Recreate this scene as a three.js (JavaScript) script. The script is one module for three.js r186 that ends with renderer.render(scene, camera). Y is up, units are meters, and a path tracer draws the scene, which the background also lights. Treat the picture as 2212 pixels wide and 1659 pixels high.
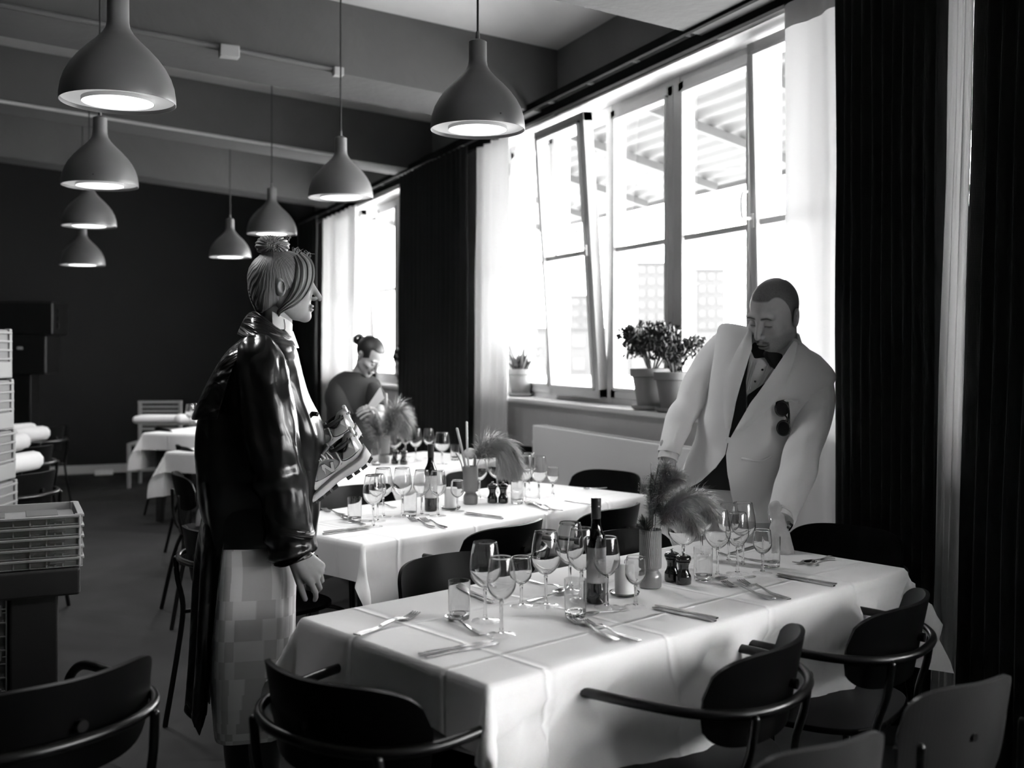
import * as THREE from 'three';
import { RoundedBoxGeometry } from 'three/addons/geometries/RoundedBoxGeometry.js';
import { mergeGeometries, mergeVertices } from 'three/addons/utils/BufferGeometryUtils.js';
import { ImprovedNoise } from 'three/addons/math/ImprovedNoise.js';
import { RectAreaLightUniformsLib } from 'three/addons/lights/RectAreaLightUniformsLib.js';

// ---------------------------------------------------------------- camera, sky, exposure
const EYE = 1.42, FOCAL = 2290, IMG_W = 2212, IMG_H = 1659, HORIZON = 756, YAW = -0.4163;
const scene = new THREE.Scene();
const camera = new THREE.PerspectiveCamera(2 * Math.atan(IMG_H / 2 / FOCAL) * 180 / Math.PI, IMG_W / IMG_H, 0.1, 400);
camera.position.set(0, EYE, 0);
camera.rotation.y = YAW;
camera.setViewOffset(IMG_W, IMG_H, 0, IMG_H / 2 - HORIZON, IMG_W, IMG_H);
camera.focus = 3.4;
camera.userData.fStop = 2.6;
scene.background = new THREE.Color(1, 1, 1);          // a plain overcast sky
scene.backgroundIntensity = 31.0;
const renderer = new THREE.WebGLRenderer({ antialias: true });
renderer.toneMapping = THREE.LinearToneMapping;
renderer.toneMappingExposure = 1.22;
renderer.shadowMap.enabled = true;
RectAreaLightUniformsLib.init();
const LAMP_POWER = 3.0, LAMP_GLOW = 2.2;

// ---------------------------------------------------------------- helpers
const { sin, cos, PI, abs, min, max, sqrt, exp, pow, floor: flr, atan2, hypot } = Math;
const V3 = (x, y, z) => new THREE.Vector3(x, y, z);
function rng(seed) { let s = seed >>> 0; return () => { s = (s + 0x6D2B79F5) >>> 0; let t = Math.imul(s ^ (s >>> 15), 1 | s); t = (t + Math.imul(t ^ (t >>> 7), 61 | t)) ^ t; return ((t ^ (t >>> 14)) >>> 0) / 4294967296; }; }
const perlin = new ImprovedNoise();
const noise = (x, y, z) => perlin.noise(x + 31.7, y + 17.3, z + 5.1);
const clamp = (x, a, b) => min(b, max(a, x));
const sstep = (a, b, x) => { const t = clamp((x - a) / (b - a), 0, 1); return t * t * (3 - 2 * t); };
const lerp = (a, b, t) => a + (b - a) * t;
const SY = sin(-YAW), CY = cos(-YAW);
// the room's own axes: x across the room towards the windows, u along the window wall (world z = -u)
const W = (x, y, u) => V3(x, y, -u);
// a place given by its distance to the side of and in front of the standpoint
const C = (X, y, D) => V3(CY * X + SY * D, y, SY * X - CY * D);
const onPlane = (px, py, y) => { const D = FOCAL * (EYE - y) / (py - HORIZON); return C((px - IMG_W / 2) / FOCAL * D, y, D); };
const atDepth = (px, py, D) => C((px - IMG_W / 2) / FOCAL * D, EYE + (HORIZON - py) / FOCAL * D, D);
const used = new Map();
const numbered = (n) => { const k = (used.get(n) || 0); used.set(n, k + 1); return k ? n + '_' + String(k).padStart(3, '0') : n; };
function shade(o) { o.castShadow = true; o.receiveShadow = true; return o; }
function mesh(name, geo, mat, parent) { const m = shade(new THREE.Mesh(geo, mat)); m.name = name; if (parent) parent.add(m); return m; }
function tag(o, label, category, group) { o.userData = { label, category }; if (group) o.userData.group = group; return o; }
function thing(name, label, category, pos, turn = 0, group) {
  const o = new THREE.Group(); o.name = numbered(name); scene.add(o);
  if (pos) o.position.copy(pos); o.rotation.y = turn;
  return tag(o, label, category, group);
}
function single(name, geo, mat, label, category, group) { const m = mesh(numbered(name), geo, mat, scene); return tag(m, label, category, group); }
function copyOf(root, label, pos, turn, group) {
  const r = root.clone(); r.name = numbered(root.name.replace(/_\d{3}$/, '')); scene.add(r);
  if (pos) r.position.copy(pos); if (turn !== undefined) r.rotation.set(0, turn, 0);
  r.userData = { ...root.userData, label }; if (group) r.userData.group = group;
  return r;
}
function struct(name, geo, mat) { const m = mesh(name, geo, mat, scene); m.userData.kind = 'structure'; return m; }
const stuff = (m) => { m.userData.kind = 'stuff'; return m; };
function plain(g) {
  g = g.index ? g.toNonIndexed() : g;
  for (const k of Object.keys(g.attributes)) if (!['position', 'normal', 'uv', 'color'].includes(k)) g.deleteAttribute(k);
  if (!g.attributes.normal) g.computeVertexNormals();
  if (!g.attributes.uv) g.setAttribute('uv', new THREE.BufferAttribute(new Float32Array(g.attributes.position.count * 2), 2));
  return g;
}
const join = (list) => mergeGeometries(list.map(plain));
function tf(g, { p, r, s } = {}) {
  const m = new THREE.Matrix4(), e = new THREE.Euler(...(r || [0, 0, 0]));
  m.compose(p ? (p.isVector3 ? p : V3(...p)) : V3(0, 0, 0), new THREE.Quaternion().setFromEuler(e), s ? V3(...s) : V3(1, 1, 1));
  return g.applyMatrix4(m);
}
const boxUV = (g) => { // uv in metres from position and normal
  g = plain(g); const p = g.attributes.position, n = g.attributes.normal, uv = new Float32Array(p.count * 2);
  for (let i = 0; i < p.count; i++) {
    const ax = abs(n.getX(i)), ay = abs(n.getY(i)), az = abs(n.getZ(i));
    const [a, b] = ay >= ax && ay >= az ? [p.getX(i), p.getZ(i)] : ax >= az ? [p.getZ(i), p.getY(i)] : [p.getX(i), p.getY(i)];
    uv[2 * i] = a; uv[2 * i + 1] = b;
  }
  g.setAttribute('uv', new THREE.BufferAttribute(uv, 2)); return g;
};
const box = (x0, x1, y0, y1, u0, u1) => tf(new THREE.BoxGeometry(abs(x1 - x0), abs(y1 - y0), abs(u1 - u0)), { p: [(x0 + x1) / 2, (y0 + y1) / 2, -(u0 + u1) / 2] });
const rbox = (w, h, d, r = 0.004, seg = 2) => new RoundedBoxGeometry(w, h, d, seg, min(r, w / 2.01, h / 2.01, d / 2.01));
const rboxAt = (x0, x1, y0, y1, u0, u1, r = 0.004) => tf(rbox(abs(x1 - x0), abs(y1 - y0), abs(u1 - u0), r), { p: [(x0 + x1) / 2, (y0 + y1) / 2, -(u0 + u1) / 2] });
const lathe = (pts, seg = 32) => new THREE.LatheGeometry(pts.map(([r, y]) => new THREE.Vector2(max(r, 1e-4), y)), seg);
function curve(pts, closed = false, tension = 0.5) { return new THREE.CatmullRomCurve3(pts.map((p) => p.isVector3 ? p : V3(...p)), closed, 'catmullrom', tension); }
function tube(pts, r, seg = 24, rad = 8, closed = false) {
  const c = curve(pts, closed), g = new THREE.TubeGeometry(c, seg, r, rad, closed);
  if (closed) return g;
  const caps = [0, 1].map((t) => tf(new THREE.SphereGeometry(r, rad, 5), { p: c.getPoint(t) }));
  return join([g, ...caps]);
}
// a straight bar between two points
function bar(a, b, r, r2 = r, seg = 8) {
  a = a.isVector3 ? a : V3(...a); b = b.isVector3 ? b : V3(...b);
  const d = b.clone().sub(a), g = new THREE.CylinderGeometry(r2, r, d.length(), seg);
  g.applyQuaternion(new THREE.Quaternion().setFromUnitVectors(V3(0, 1, 0), d.clone().normalize()));
  const c = a.clone().add(b).multiplyScalar(0.5); return g.translate(c.x, c.y, c.z);
}
// a grid of points f(s, t) -> [x, y, z], s and t from 0 to 1
function grid(ns, nt, f, uvf) {
  const pos = [], uv = [], idx = [];
  for (let j = 0; j <= nt; j++) for (let i = 0; i <= ns; i++) { const s = i / ns, t = j / nt, p = f(s, t); pos.push(p.x ?? p[0], p.y ?? p[1], p.z ?? p[2]); const q = uvf ? uvf(s, t) : [s, t]; uv.push(q[0], q[1]); }
  for (let j = 0; j < nt; j++) for (let i = 0; i < ns; i++) { const a = j * (ns + 1) + i, b = a + 1, c = a + ns + 1, d = c + 1; idx.push(a, b, d, a, d, c); }
  const g = new THREE.BufferGeometry();
  g.setAttribute('position', new THREE.Float32BufferAttribute(pos, 3)); g.setAttribute('uv', new THREE.Float32BufferAttribute(uv, 2)); g.setIndex(idx); g.computeVertexNormals();
  return g;
}
// gives a sheet a thickness: both faces and a rim
function thick(g, th, ns, nt) {
  const p = g.attributes.position, n = g.attributes.normal, uv = g.attributes.uv, N = p.count, pos = [], uvs = [], idx = [];
  for (const s of [0.5, -0.5]) for (let i = 0; i < N; i++) { pos.push(p.getX(i) + n.getX(i) * th * s, p.getY(i) + n.getY(i) * th * s, p.getZ(i) + n.getZ(i) * th * s); uvs.push(uv.getX(i), uv.getY(i)); }
  const ix = g.index.array; for (let i = 0; i < ix.length; i += 3) { idx.push(ix[i], ix[i + 1], ix[i + 2], N + ix[i], N + ix[i + 2], N + ix[i + 1]); }
  const edge = (a, b) => idx.push(a, a + N, b + N, a, b + N, b);
  const at = (i, j) => j * (ns + 1) + i;
  for (let i = 0; i < ns; i++) { edge(at(i, 0), at(i + 1, 0)); edge(at(i + 1, nt), at(i, nt)); }
  for (let j = 0; j < nt; j++) { edge(at(0, j + 1), at(0, j)); edge(at(ns, j), at(ns, j + 1)); }
  const o = new THREE.BufferGeometry(); o.setAttribute('position', new THREE.Float32BufferAttribute(pos, 3)); o.setAttribute('uv', new THREE.Float32BufferAttribute(uvs, 2)); o.setIndex(idx);
  const q = o.toNonIndexed(); q.computeVertexNormals();
  return crease(q, 0.9);
}
function crease(g, ang) { // smooth normals except over sharp edges
  g = g.index ? g.toNonIndexed() : g; const p = g.attributes.position, n = p.count, fn = new Float32Array(n), map = new Map(), fnm = [];
  const a = V3(), b = V3(), c = V3();
  for (let i = 0; i < n; i += 3) {
    a.fromBufferAttribute(p, i); b.fromBufferAttribute(p, i + 1); c.fromBufferAttribute(p, i + 2);
    const N = b.sub(a).cross(c.sub(a)); const L = N.length() || 1; fnm.push([N.x, N.y, N.z, N.x / L, N.y / L, N.z / L]);
    for (let k = 0; k < 3; k++) { const key = Math.round(p.getX(i + k) * 2e4) + ',' + Math.round(p.getY(i + k) * 2e4) + ',' + Math.round(p.getZ(i + k) * 2e4); let l = map.get(key); if (!l) map.set(key, l = []); l.push(i + k); }
  }
  const out = new Float32Array(n * 3), ca = cos(ang);
  for (const l of map.values()) for (const v of l) {
    const f = fnm[flr(v / 3)]; let x = 0, y = 0, z = 0;
    for (const w of l) { const q = fnm[flr(w / 3)]; if (f[3] * q[3] + f[4] * q[4] + f[5] * q[5] >= ca) { x += q[0]; y += q[1]; z += q[2]; } }
    const L = hypot(x, y, z) || 1; out[v * 3] = x / L; out[v * 3 + 1] = y / L; out[v * 3 + 2] = z / L;
  }
  g.setAttribute('normal', new THREE.BufferAttribute(out, 3)); return g;
}
// Catmull-Rom through rows of numbers, t from 0 to rows-1
function rows(R, t) {
  const n = R.length - 1; t = clamp(t, 0, n); const i = min(flr(t), n - 1), f = t - i;
  const A = R[max(i - 1, 0)], B = R[i], D = R[i + 1], E = R[min(i + 2, n)];
  return B.map((b, k) => 0.5 * (2 * b + (D[k] - A[k]) * f + (2 * A[k] - 5 * b + 4 * D[k] - E[k]) * f * f + (3 * b - A[k] - 3 * D[k] + E[k]) * f * f * f));
}
const poly = (P, y) => { // x of a polyline of [x, y] at y (y rising)
  if (y <= P[0][1]) return P[0][0]; for (let i = 1; i < P.length; i++) if (y <= P[i][1]) return lerp(P[i - 1][0], P[i][0], (y - P[i - 1][1]) / (P[i][1] - P[i - 1][1] || 1)); return P[P.length - 1][0];
};
// meshes a field that is negative inside (surface nets)
function nets(f, lo, hi, cell, colorOf) {
  const n = [0, 1, 2].map((k) => Math.ceil((hi[k] - lo[k]) / cell) + 1), [nx, ny, nz] = n, F = new Float32Array(nx * ny * nz);
  let q = 0; for (let k = 0; k < nz; k++) for (let j = 0; j < ny; j++) for (let i = 0; i < nx; i++) F[q++] = f(lo[0] + i * cell, lo[1] + j * cell, lo[2] + k * cell);
  const id = new Int32Array(nx * ny * nz).fill(-1), pos = [], idx = [], at = (i, j, k) => (k * ny + j) * nx + i;
  for (let k = 0; k < nz - 1; k++) for (let j = 0; j < ny - 1; j++) for (let i = 0; i < nx - 1; i++) {
    let cnt = 0, x = 0, y = 0, z = 0, neg = 0; const c = [];
    for (let m = 0; m < 8; m++) { const v = F[at(i + (m & 1), j + ((m >> 1) & 1), k + (m >> 2))]; c.push(v); if (v < 0) neg++; }
    if (neg === 0 || neg === 8) continue;
    for (let m = 0; m < 8; m++) for (const b of [1, 2, 4]) { if (m & b) continue; const o = m | b; if ((c[m] < 0) === (c[o] < 0)) continue; const t = c[m] / (c[m] - c[o]); x += (m & 1) + (b === 1 ? t : 0); y += ((m >> 1) & 1) + (b === 2 ? t : 0); z += (m >> 2) + (b === 4 ? t : 0); cnt++; }
    id[at(i, j, k)] = pos.length / 3; pos.push(lo[0] + (i + x / cnt) * cell, lo[1] + (j + y / cnt) * cell, lo[2] + (k + z / cnt) * cell);
  }
  const quad = (a, b, c, d, flip) => { if (a < 0 || b < 0 || c < 0 || d < 0) return; if (flip) idx.push(a, c, b, a, d, c); else idx.push(a, b, c, a, c, d); };
  for (let k = 1; k < nz - 1; k++) for (let j = 1; j < ny - 1; j++) for (let i = 1; i < nx - 1; i++) {
    const s = F[at(i, j, k)] < 0;
    if (s !== F[at(i + 1, j, k)] < 0) quad(id[at(i, j - 1, k - 1)], id[at(i, j, k - 1)], id[at(i, j, k)], id[at(i, j - 1, k)], !s);
    if (s !== F[at(i, j + 1, k)] < 0) quad(id[at(i - 1, j, k - 1)], id[at(i - 1, j, k)], id[at(i, j, k)], id[at(i, j, k - 1)], !s);
    if (s !== F[at(i, j, k + 1)] < 0) quad(id[at(i - 1, j - 1, k)], id[at(i, j - 1, k)], id[at(i, j, k)], id[at(i - 1, j, k)], !s);
  }
  const g = new THREE.BufferGeometry(); g.setAttribute('position', new THREE.Float32BufferAttribute(pos, 3)); g.setIndex(idx);
  const nor = new Float32Array(pos.length), e = cell * 0.6;
  for (let i = 0; i < pos.length; i += 3) { const [x, y, z] = [pos[i], pos[i + 1], pos[i + 2]]; const a = f(x + e, y, z) - f(x - e, y, z), b = f(x, y + e, z) - f(x, y - e, z), c = f(x, y, z + e) - f(x, y, z - e), L = hypot(a, b, c) || 1; nor[i] = a / L; nor[i + 1] = b / L; nor[i + 2] = c / L; }
  g.setAttribute('normal', new THREE.BufferAttribute(nor, 3));
  const uv = new Float32Array(pos.length / 3 * 2); for (let i = 0; i < pos.length / 3; i++) { uv[2 * i] = pos[3 * i]; uv[2 * i + 1] = pos[3 * i + 1]; } g.setAttribute('uv', new THREE.BufferAttribute(uv, 2));
  if (colorOf) { const col = new Float32Array(pos.length); for (let i = 0; i < pos.length; i += 3) { const c = colorOf(pos[i], pos[i + 1], pos[i + 2], nor[i], nor[i + 1], nor[i + 2]); col[i] = col[i + 1] = col[i + 2] = c; } g.setAttribute('color', new THREE.BufferAttribute(col, 3)); }
  return g;
}
const smin = (a, b, k) => { const h = max(k - abs(a - b), 0) / k; return min(a, b) - h * h * k * 0.25; };
const smax = (a, b, k) => -smin(-a, -b, k);
function capsule(x, y, z, a, b, ra, rb) { const ax = x - a[0], ay = y - a[1], az = z - a[2], bx = b[0] - a[0], by = b[1] - a[1], bz = b[2] - a[2]; const t = clamp((ax * bx + ay * by + az * bz) / (bx * bx + by * by + bz * bz || 1e-9), 0, 1); return hypot(ax - bx * t, ay - by * t, az - bz * t) - lerp(ra, rb, t); }
// ellipsoid with radii r, turned by angle rz about z and ry about y
function ell(x, y, z, c, r, rz = 0, ry = 0) {
  let X = x - c[0], Y = y - c[1], Z = z - c[2];
  if (ry) { const a = cos(ry), b = sin(ry); [X, Z] = [a * X - b * Z, b * X + a * Z]; }
  if (rz) { const a = cos(rz), b = sin(rz); [X, Y] = [a * X + b * Y, -b * X + a * Y]; }
  const k0 = hypot(X / r[0], Y / r[1], Z / r[2]), k1 = hypot(X / (r[0] * r[0]), Y / (r[1] * r[1]), Z / (r[2] * r[2]));
  return k1 < 1e-9 ? -min(...r) : k0 * (k0 - 1) / k1;
}
// lofted skin through stations [cx,cy,cz, ax,ay,az (half width), bx,by,bz (half depth), n (squareness)]
function loft(S, na, nt, { disp, a0 = 0, a1 = 2 * PI, cap = true, range } = {}) {
  const rowsN = S.length - 1, P = (ang, t) => {
    const r = rows(S, t * rowsN), n = r[9] || 2, ca = cos(ang), sa = sin(ang), e = 2 / n;
    const u = Math.sign(ca) * pow(abs(ca), e), w = Math.sign(sa) * pow(abs(sa), e);
    let p = [r[0] + r[3] * u + r[6] * w, r[1] + r[4] * u + r[7] * w, r[2] + r[5] * u + r[8] * w];
    if (disp) { const d = disp(ang, t, p, r), L = hypot(r[3] * u + r[6] * w, r[4] * u + r[7] * w, r[5] * u + r[8] * w) || 1; p = [p[0] + (r[3] * u + r[6] * w) / L * d, p[1] + (r[4] * u + r[7] * w) / L * d, p[2] + (r[5] * u + r[8] * w) / L * d]; }
    return p;
  };
  if (range) return grid(na, nt, (s, t) => { const [b0, b1] = range(t, P); return P(lerp(b0, b1, s), t); });
  const g = grid(na, nt, (s, t) => P(lerp(a0, a1, s), t), (s, t) => [s, t]);
  if (!cap) return g;
  const ends = [0, 1].map((t) => { const c = rows(S, t * rowsN); return grid(na, 3, (s, k) => { const p = P(lerp(a0, a1, s), t); return [lerp(c[0], p[0], k), lerp(c[1], p[1], k), lerp(c[2], p[2], k)]; }, (s, k) => [s, t]); });
  return join([g, ...ends]);
}
// sweep of an oval along a path: rows [x, y, z, radius across, radius deep]
function limb(R, na = 20, nt = 40, disp) {
  const n = R.length - 1, c = (t) => rows(R, clamp(t, 0, 1) * n);
  const P = (s, t) => {
    const r = c(t), q = c(t + 0.01), o = c(t - 0.01), d = V3(q[0] - o[0], q[1] - o[1], q[2] - o[2]).normalize();
    const a = V3(0, 0, 1).sub(d.clone().multiplyScalar(d.z)).normalize(), b = d.clone().cross(a), ang = s * 2 * PI;
    const k = disp ? disp(ang, t, r) : 0;
    return V3(r[0], r[1], r[2]).addScaledVector(b, cos(ang) * (r[3] + k)).addScaledVector(a, sin(ang) * (r[4] + k));
  };
  const g = grid(na, nt, P);
  const ends = [0, 1].map((t) => { const k = c(t); return grid(na, 3, (s, w) => { const p = P(s, t); return [lerp(k[0], p.x, w), lerp(k[1], p.y, w), lerp(k[2], p.z, w)]; }); });
  return join([g, ...ends]);
}
// ---------------------------------------------------------------- textures and materials
function tex(n, f, { repeat, srgb = false, h = n } = {}) {
  const d = new Uint8Array(n * h * 4);
  for (let y = 0; y < h; y++) for (let x = 0; x < n; x++) { const v = clamp(f(x / n, y / h, x, y), 0, 1) * 255, o = (y * n + x) * 4; d[o] = d[o + 1] = d[o + 2] = v; d[o + 3] = 255; }
  const t = new THREE.DataTexture(d, n, h); t.wrapS = t.wrapT = THREE.RepeatWrapping; t.magFilter = THREE.LinearFilter; t.minFilter = THREE.LinearMipmapLinearFilter; t.generateMipmaps = true;
  if (srgb) t.colorSpace = THREE.SRGBColorSpace; if (repeat) t.repeat.set(...repeat); t.needsUpdate = true; return t;
}
// periodic fractal noise, 0..1
function tnoise(u, v, base, oct, seed = 0) { let s = 0, a = 0.5, f = base; for (let i = 0; i < oct; i++) { const r = f / (2 * PI); s += a * perlin.noise(cos(u * 2 * PI) * r + seed, sin(u * 2 * PI) * r + cos(v * 2 * PI) * r * 0.71 + seed * 2, sin(v * 2 * PI) * r + i * 9.1); a *= 0.5; f *= 2; } return clamp(0.5 + s * 0.9, 0, 1); }
const plasterTex = tex(512, (u, v) => 0.78 + 0.22 * tnoise(u, v, 5, 5, 3), { repeat: [0.4, 0.4] });
const plasterBump = tex(512, (u, v) => tnoise(u, v, 26, 4, 8), { repeat: [0.7, 0.7] });
const concreteTex = tex(512, (u, v) => 0.62 + 0.38 * tnoise(u, v, 4, 6, 21), { repeat: [0.25, 0.25] });
const concreteRough = tex(512, (u, v) => 0.55 + 0.35 * tnoise(u, v, 6, 4, 33), { repeat: [0.3, 0.3] });
const weaveTex = tex(256, (u, v) => 0.5 + 0.25 * sin(u * 2 * PI * 64) + 0.25 * sin(v * 2 * PI * 64), { repeat: [8, 8] });
const woodTex = tex(512, (u, v) => 0.55 + 0.45 * tnoise(u * 1, v, 3, 2, 5) * (0.75 + 0.25 * sin(u * 2 * PI * 40 + 6 * tnoise(u, v, 4, 3, 9))), { repeat: [2, 2] });
const hairTex = tex(1024, (u, v) => { let s = 0; for (const [f, a, ph] of [[61, 0.12, 1], [127, 0.22, 2.2], [211, 0.3, 4], [307, 0.3, 1.4], [23, 0.14, 0.4]]) s += a * sin(u * 2 * PI * f + ph + 2.6 * sin(v * 2 * PI + ph * 3) + 1.5 * noise(u * 9, v * 3, ph)); return 0.62 + 0.38 * s; }, { h: 256 });
const crinkleTex = tex(512, (u, v) => { const a = 1 - abs(2 * tnoise(u, v, 4, 2, 61) - 1), b = tnoise(u, v, 9, 2, 77); return 0.55 * a + 0.45 * b; }, { repeat: [1, 1.4] });
const grey = (v) => new THREE.Color().setRGB(v, v, v);
const std = (v, rough = 0.8, extra = {}) => new THREE.MeshStandardMaterial({ color: grey(v), roughness: rough, ...extra });
const phys = (v, rough, extra = {}) => new THREE.MeshPhysicalMaterial({ color: grey(v), roughness: rough, ...extra });
const M = {
  wall: std(0.18, 0.9, { map: plasterTex, bumpMap: plasterBump, bumpScale: 0.002 }),
  beam: std(0.1, 0.9, { map: plasterTex, bumpMap: plasterBump, bumpScale: 0.002 }),
  wallLowLit: std(0.62, 0.9, { map: plasterTex, bumpMap: plasterBump, bumpScale: 0.002 }),  // same wall plaster, lightened to paint in bounced daylight under the windows
  beamUnder: std(0.34, 0.9, { map: plasterTex }),
  farWall: std(0.011, 0.9, { map: plasterTex }),
  ceiling: std(0.5, 0.95, { map: plasterTex }),
  floor: std(0.018, 1, { map: concreteTex, roughnessMap: concreteRough }),
  white: std(0.82, 0.55), whiteMatt: std(0.8, 0.9), frame: std(0.72, 0.5), baseboard: std(0.5, 0.6),
  glass: phys(1, 0, { transmission: 1, thickness: 0, ior: 1.5 }),
  darkCurtain: std(0.022, 0.95, { bumpMap: weaveTex, bumpScale: 0.0006 }),
  sheer: phys(0.8, 1, { transmission: 0.15, thickness: 0 }),
  greySheer: phys(0.5, 1, { transmission: 0.25, thickness: 0 }),
  black: std(0.012, 0.45), blackMatt: std(0.012, 0.8), rail: phys(0.008, 0.9, { specularIntensity: 0.2 }), steel: std(0.55, 0.22, { metalness: 1 }), chrome: std(0.8, 0.08, { metalness: 1 }),
  radiator: std(0.88, 0.4),
};
// ---------------------------------------------------------------- the room
const WALL_X = 3.1, WALL_OUT = 3.48, FAR_U = 13.1, BACK_U = -3.2, LEFT_X = -6.2, FRAME_X = 3.3;
const HEAD = 2.96, SILL = 1.08, PITCH = 0.775, SLOPE = 0.084;
const ceilY = (x) => 3.396 + SLOPE * (3.1 - x);
// [start, end] along the wall
const windowSpans = [[-2.7, 1.6], [2.78, 7.43], [8.65, 12.525]];
// a block whose top and bottom follow the slope of the roof
function slopedBlock(x0, x1, u0, u1, top, bottom) {
  const g = box(x0, x1, 0, 1, u0, u1), p = g.attributes.position;
  for (let i = 0; i < p.count; i++) p.setY(i, p.getY(i) > 0.5 ? top(p.getX(i)) : bottom(p.getX(i)));
  g.computeVertexNormals(); return boxUV(g);
}
struct('floor', boxUV(box(LEFT_X - 0.2, WALL_OUT, -0.2, 0, BACK_U - 0.2, FAR_U + 0.2)), M.floor);
struct('ceiling', slopedBlock(LEFT_X - 0.2, WALL_OUT, BACK_U - 0.2, FAR_U + 0.2, (x) => ceilY(x) + 0.25, ceilY), M.ceiling);
struct('wall_far', boxUV(box(LEFT_X - 0.2, WALL_OUT, 0, 4.4, FAR_U, FAR_U + 0.2)), M.farWall);
struct('wall_left', boxUV(box(LEFT_X - 0.2, LEFT_X, 0, 4.4, BACK_U, FAR_U)), M.farWall);
struct('wall_back', boxUV(box(LEFT_X, WALL_OUT, 0, 4.4, BACK_U - 0.2, BACK_U)), M.farWall);
{
  const parts = [], low = []; let u = BACK_U;
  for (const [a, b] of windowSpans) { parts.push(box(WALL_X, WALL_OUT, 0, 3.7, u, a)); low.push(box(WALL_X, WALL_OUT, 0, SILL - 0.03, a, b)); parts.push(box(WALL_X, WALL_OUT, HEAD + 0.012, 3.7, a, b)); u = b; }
  parts.push(box(WALL_X, WALL_OUT, 0, 3.7, u, FAR_U));
  struct('wall_right', boxUV(join(parts)), M.wall);
  struct('wall_right_lower', boxUV(join(low)), M.wallLowLit);
}
struct('baseboard_far', rboxAt(LEFT_X, WALL_X, 0, 0.1, FAR_U - 0.02, FAR_U, 0.004), M.baseboard);
struct('baseboard_right', rboxAt(WALL_X - 0.015, WALL_X, 0, 0.08, BACK_U, FAR_U - 0.02, 0.004), M.baseboard);
// ceiling beams across the room
let beamNo = 0;
for (const [u0, u1, deep] of [[-1.1, -0.6, 0.43], [1.37, 1.9, 0.43], [3.82, 4.42, 0.43], [6.27, 6.84, 0.43], [8.72, 9.1, 0.43], [11.2, 11.6, 0.42]]) {
  beamNo++;
  struct('trim_' + beamNo, join([slopedBlock(LEFT_X, WALL_X, u0, u1, (x) => ceilY(x) + 0.01, (x) => ceilY(x) - deep)]), M.beam);
}
// ---------------------------------------------------------------- windows
function frameRect(w, h, bar_, depth, r = 0.006) { // a rectangle of four bars in the x-y plane, origin at its lower left corner
  return join([tf(rbox(bar_, h, depth, r), { p: [bar_ / 2, h / 2, 0] }), tf(rbox(bar_, h, depth, r), { p: [w - bar_ / 2, h / 2, 0] }), tf(rbox(w, bar_, depth, r), { p: [w / 2, bar_ / 2, 0] }), tf(rbox(w, bar_, depth, r), { p: [w / 2, h - bar_ / 2, 0] })]);
}
const frameH = HEAD - SILL, midY = 0.93;
function leverHandle() { return join([tf(rbox(0.03, 0.07, 0.012, 0.004), {}), tube([[0, 0.01, 0.005], [0, 0.012, 0.05], [0, 0.03, 0.06], [0, 0.1, 0.06], [0, 0.135, 0.05], [0, 0.14, 0.03]], 0.0085, 20, 8)]); }
// a casement in its own frame: x along the wall, y up, z into the room; origin at its lower edge
function casement(parent, x0, w, tilt, handleAt) {
  const s = new THREE.Group(); s.name = 'casement'; parent.add(s); s.position.set(x0, 0.035, 0.0); s.rotation.x = tilt;
  const h = frameH - 0.07;
  mesh('casement_frame', join([frameRect(w, h, 0.062, 0.07), tf(frameRect(w - 0.1, h - 0.1, 0.02, 0.045), { p: [0.05, 0.05, 0.03] })]), M.frame, s);
  mesh('glazing_bar', tf(rbox(w - 0.12, 0.032, 0.045, 0.006), { p: [w / 2, midY, 0.01] }), M.frame, s);
  mesh('pane', tf(new THREE.PlaneGeometry(w - 0.12, midY - 0.075), { p: [w / 2, (midY + 0.045) / 2, 0] }), M.glass, s);
  mesh('pane', tf(new THREE.PlaneGeometry(w - 0.12, h - midY - 0.075), { p: [w / 2, (h + midY - 0.045) / 2, 0] }), M.glass, s);
  if (handleAt !== undefined) mesh('handle', tf(leverHandle(), { p: [handleAt, midY + 0.01, 0.05] }), M.white, s);
  return s;
}
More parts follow.
